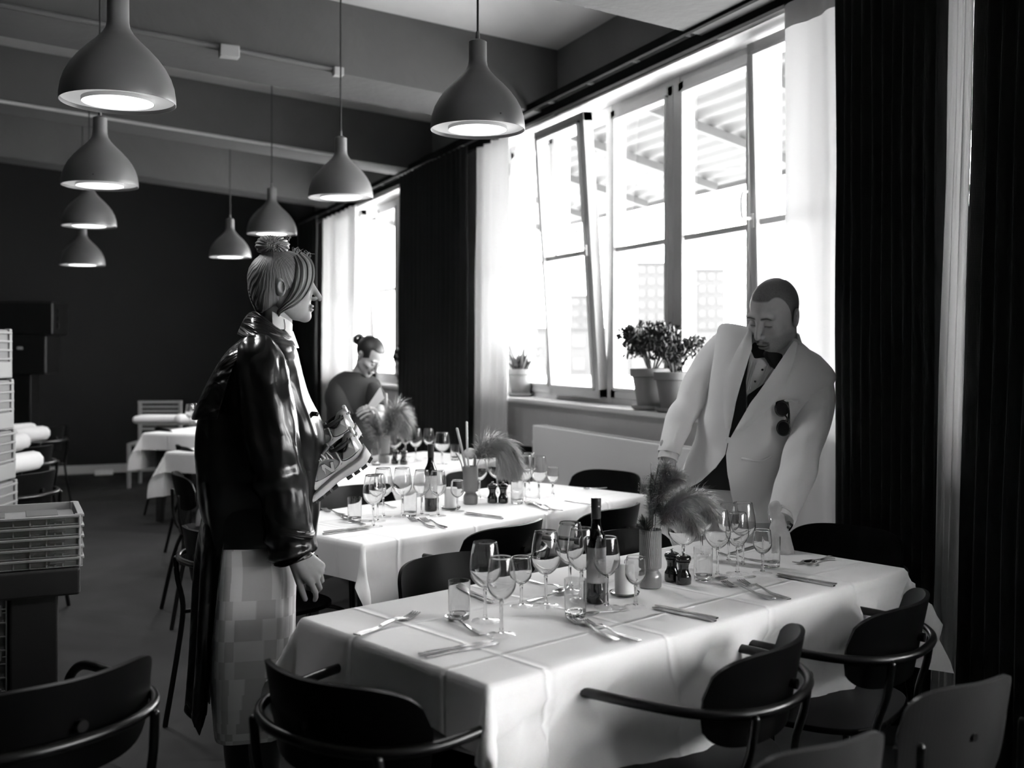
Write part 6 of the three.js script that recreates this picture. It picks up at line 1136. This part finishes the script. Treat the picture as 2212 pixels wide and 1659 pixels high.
// ================================================================ the sneakers in the woman's hand
{
  const D0 = 3.25, X0 = (560 - 1106) / FOCAL * D0, O = C(X0, 0, D0), base = (px, py, z) => { const D = D0 - z; return V3((px - 1106) / FOCAL * D - X0, EYE + (HORIZON - py) / FOCAL * D, z).applyAxisAngle(V3(0, 1, 0), YAW).add(O); };
  // shoe axes: x from heel to toe, y up, z to its outer side
  const L = 0.285, soleM = std(0.5, 0.6), upM = phys(0.5, 0.55, { bumpMap: weaveTex, bumpScale: 0.0004 }), meshM = std(0.3, 0.9, { map: tex(256, (u, v) => 0.45 + 0.55 * sstep(0.25, 0.45, abs(((u * 22 + v * 22) % 1) - 0.5))) }), darkM = std(0.02, 0.7), silver = std(0.6, 0.3, { metalness: 0.4 }), lining = std(0.13, 0.9), laceM = std(0.62, 0.85);
  const wid = (x) => rows([[0.028], [0.036], [0.037], [0.035], [0.037], [0.043], [0.046], [0.042], [0.022]], clamp(x / L, 0, 1) * 8)[0];
  const topY = (x) => rows([[0.108], [0.112], [0.09], [0.085], [0.104], [0.098], [0.08], [0.064], [0.05], [0.04]], clamp(x / L, 0, 1) * 9)[0];
  const soleT = (x) => 0.036 - 0.012 * sstep(0.08, 0.28, x) + 0.006 * (1 - sstep(0, 0.05, x)), lift = (x) => 0.02 * pow(sstep(0.2, 0.29, x), 2) + 0.01 * pow(1 - sstep(0, 0.04, x), 2);
  function sec(x, y0, y1, w, n) { return [x, (y0 + y1) / 2, 0, 0, 0, w, 0, (y1 - y0) / 2, 0, n]; }
  function makeSneaker(label) {
    const t = thing('sneaker', label, 'shoe', null), xs = Array.from({ length: 19 }, (_, i) => i / 18);
    mesh('midsole', loft(xs.map((k) => { const x = k * L; return sec(x, lift(x) + 0.004, lift(x) + soleT(x), (wid(x) + 0.005) * (k < 0.02 || k > 0.98 ? 0.55 : 1), 4); }), 40, 72, { disp: (an, q, p) => 0.0012 * sin(p[1] * 500) * (abs(sin(an)) < 0.75 ? 1 : 0) - 0.006 * exp(-pow((q - 0.42) / 0.1, 2)) * (sin(an) < -0.3 ? 1 : 0) }), soleM, t);
    const tread = []; for (let i = 0; i < 11; i++) { const x = 0.012 + i * 0.026, a = atan2(lift(x + 0.005) - lift(x - 0.005), 0.01); if (abs(x - 0.12) < 0.014) continue; tread.push(tf(rbox(0.019, 0.009, wid(x) * 2 + 0.004, 0.002), { p: [x, lift(x) + 0.002, 0], r: [0, 0, a] })); }
    mesh('outsole', join(tread), darkM, t);
    const up = xs.map((k) => { const x = 0.006 + k * (L - 0.014); return sec(x, lift(x) + soleT(x) - 0.008, topY(x), wid(x) * (k < 0.02 ? 0.7 : k > 0.97 ? 0.5 : 1), 2.3); });
    mesh('upper', loft(up, 48, 72, { disp: (an, q, p) => (sin(an) > 0.2 ? -0.004 * exp(-pow((q - 0.22) / 0.14, 2)) : 0) }), upM, t);
    const side = (sgn, f) => { // patch that follows the upper's side
      return (a, b) => { const [x, h] = f(a, b), r = rows(up, clamp((x - 0.006) / (L - 0.014), 0, 1) * 18), v = clamp((h - r[1]) / r[7], -0.98, 0.98), w = r[5] * pow(1 - pow(abs(v), 2.3), 1 / 2.3); return [x, h, sgn * (w + 0.0012)]; }; };
    for (const g of [1, -1]) {
      mesh('mesh_panel', thick(grid(20, 8, side(g, (a, b) => { const x = lerp(0.085, 0.17, a), m = sin(a * PI); return [x, lerp(0.052 - 0.006 * m, 0.056 + 0.032 * pow(m, 0.6), b)]; })), 0.0016, 20, 8), meshM, t);
      mesh('mesh_panel', thick(grid(12, 8, side(g, (a, b) => [lerp(0.03, 0.075, a), lerp(0.06 - 0.004 * sin(a * PI), 0.062 + 0.03 * sin(a * PI) * (1 - 0.3 * a), b)])), 0.0016, 12, 8), meshM, t);
      mesh('heel_counter', thick(grid(10, 8, side(g, (a, b) => [lerp(0.006, 0.034 - 0.012 * b, a), lerp(0.056, 0.1, b)])), 0.002, 10, 8), silver, t);
      mesh('dark_overlay', tube([[0.02, 0.056], [0.05, 0.052], [0.078, 0.058], [0.08, 0.078], [0.1, 0.05], [0.14, 0.046], [0.175, 0.054], [0.178, 0.06]].map(([x, h]) => V3(...side(g, () => [x, h])(0, 0))), 0.0016, 60, 6), darkM, t);
      mesh('dark_overlay', tube([[0.03, 0.103], [0.045, 0.085], [0.062, 0.079], [0.078, 0.088]].map(([x, h]) => V3(...side(g, () => [x, h])(0, 0))), 0.003, 24, 6), darkM, t);
      mesh('white_overlay', tube([[0.082, 0.098], [0.083, 0.075], [0.09, 0.056], [0.12, 0.046]].map(([x, h]) => V3(...side(g, () => [x, h])(0, 0))), 0.0035, 30, 6), upM, t);
      // the letter emblem: dark outline under a pale letter, following the side
      const N = (k, dz) => { const w = 0.03, h = 0.03, st = 0.0085 + k, bars = [[[-w / 2, -h / 2], [-w / 2 + 0.003, h / 2]], [[w / 2 - 0.003, -h / 2], [w / 2, h / 2]], [[-w / 2 + 0.004, h / 2 - 0.001], [w / 2 - 0.004, -h / 2 + 0.001]]]; return join(bars.map(([p, q]) => { const dx = q[0] - p[0], dy = q[1] - p[1], len = hypot(dx, dy); return tf(rbox(len + 2 * k, st, 0.0012, 0.0004), { p: [(p[0] + q[0]) / 2, (p[1] + q[1]) / 2, dz], r: [0, 0, atan2(dy, dx)] }); })); };
      const at = V3(...side(g, () => [0.126, 0.066])(0, 0));
      // reads upright from outside on either side
      const e1 = mesh('letter_outline', N(0.0022, 0.0014), darkM, t), e2 = mesh('letter_emblem', N(0, 0.0026), upM, t);
      for (const e of [e1, e2]) { e.position.copy(at); e.rotation.set(0, g > 0 ? 0.08 : PI - 0.08, 0); if (g < 0) e.rotation.z = -0.3; else e.rotation.z = 0.3; }
    }
    mesh('collar_lining', tf(new THREE.SphereGeometry(1, 24, 12, 0, 2 * PI, 0, PI / 2), { p: [0.046, 0.088, 0], s: [0.04, 0.006, 0.026], r: [0, 0, 0] }), lining, t);
    mesh('collar_rim', tf(new THREE.TorusGeometry(1, 0.14, 8, 36), { p: [0.047, 0.094, 0], r: [PI / 2, 0, 0], s: [0.044, 0.03, 0.045] }), darkM, t);
    mesh('heel_tab', tf(rbox(0.012, 0.04, 0.03, 0.005), { p: [0.008, 0.1, 0], r: [0, 0, 0.1] }), silver, t);
    mesh('tongue', tf(rbox(0.085, 0.01, 0.04, 0.005), { p: [0.128, 0.101, 0], r: [0, 0, -0.32] }), lining, t);
    for (let i = 0; i < 6; i++) { const x = 0.1 + i * 0.018, y = topY(x) + 0.006; mesh('lace', tube([[x, y - 0.012, 0.026], [x + 0.004, y, 0.012], [x + 0.01, y + 0.002, -0.012], [x + 0.013, y - 0.012, -0.026]], 0.0032, 14, 6), laceM, t); mesh('lace', tube([[x, y - 0.012, -0.026], [x + 0.004, y + 0.003, -0.012], [x + 0.01, y + 0.001, 0.012], [x + 0.013, y - 0.012, 0.026]], 0.0032, 14, 6), laceM, t); }
    for (const g of [1, -1]) mesh('lace_bow', tube([[0.165, 0.085, 0], [0.158, 0.108, g * 0.014], [0.17, 0.118, g * 0.03], [0.182, 0.106, g * 0.026], [0.17, 0.09, g * 0.006]], 0.0028, 24, 6), laceM, t);
    mesh('lace_end', tube([[0.166, 0.088, 0], [0.15, 0.112, -0.01], [0.138, 0.125, -0.012]], 0.0022, 12, 6), laceM, t);
    return t;
  }
  const axes = (ang, roll) => { const X = V3(-cos(ang), -sin(ang), 0), Y0 = V3(-sin(ang), cos(ang), 0), Z = X.clone().cross(Y0); const Y = Y0.clone().multiplyScalar(cos(roll)).addScaledVector(Z, sin(roll)); return new THREE.Quaternion().setFromRotationMatrix(new THREE.Matrix4().makeBasis(X, Y, X.clone().cross(Y))); };
  const turn = new THREE.Quaternion().setFromAxisAngle(V3(0, 1, 0), YAW + 0.2);
  const a = makeSneaker('pale sneaker with a letter emblem, lower of the pair the woman holds'); a.position.copy(base(806, 988, 0.03)); a.quaternion.copy(turn.clone().multiply(axes(0.6, -0.2)));
  const b = copyOf(a, 'pale sneaker behind its twin, upper of the pair the woman holds', base(786, 944, -0.075)); b.quaternion.copy(turn.clone().multiply(axes(0.52, -0.15)));
}
renderer.render(scene, camera);
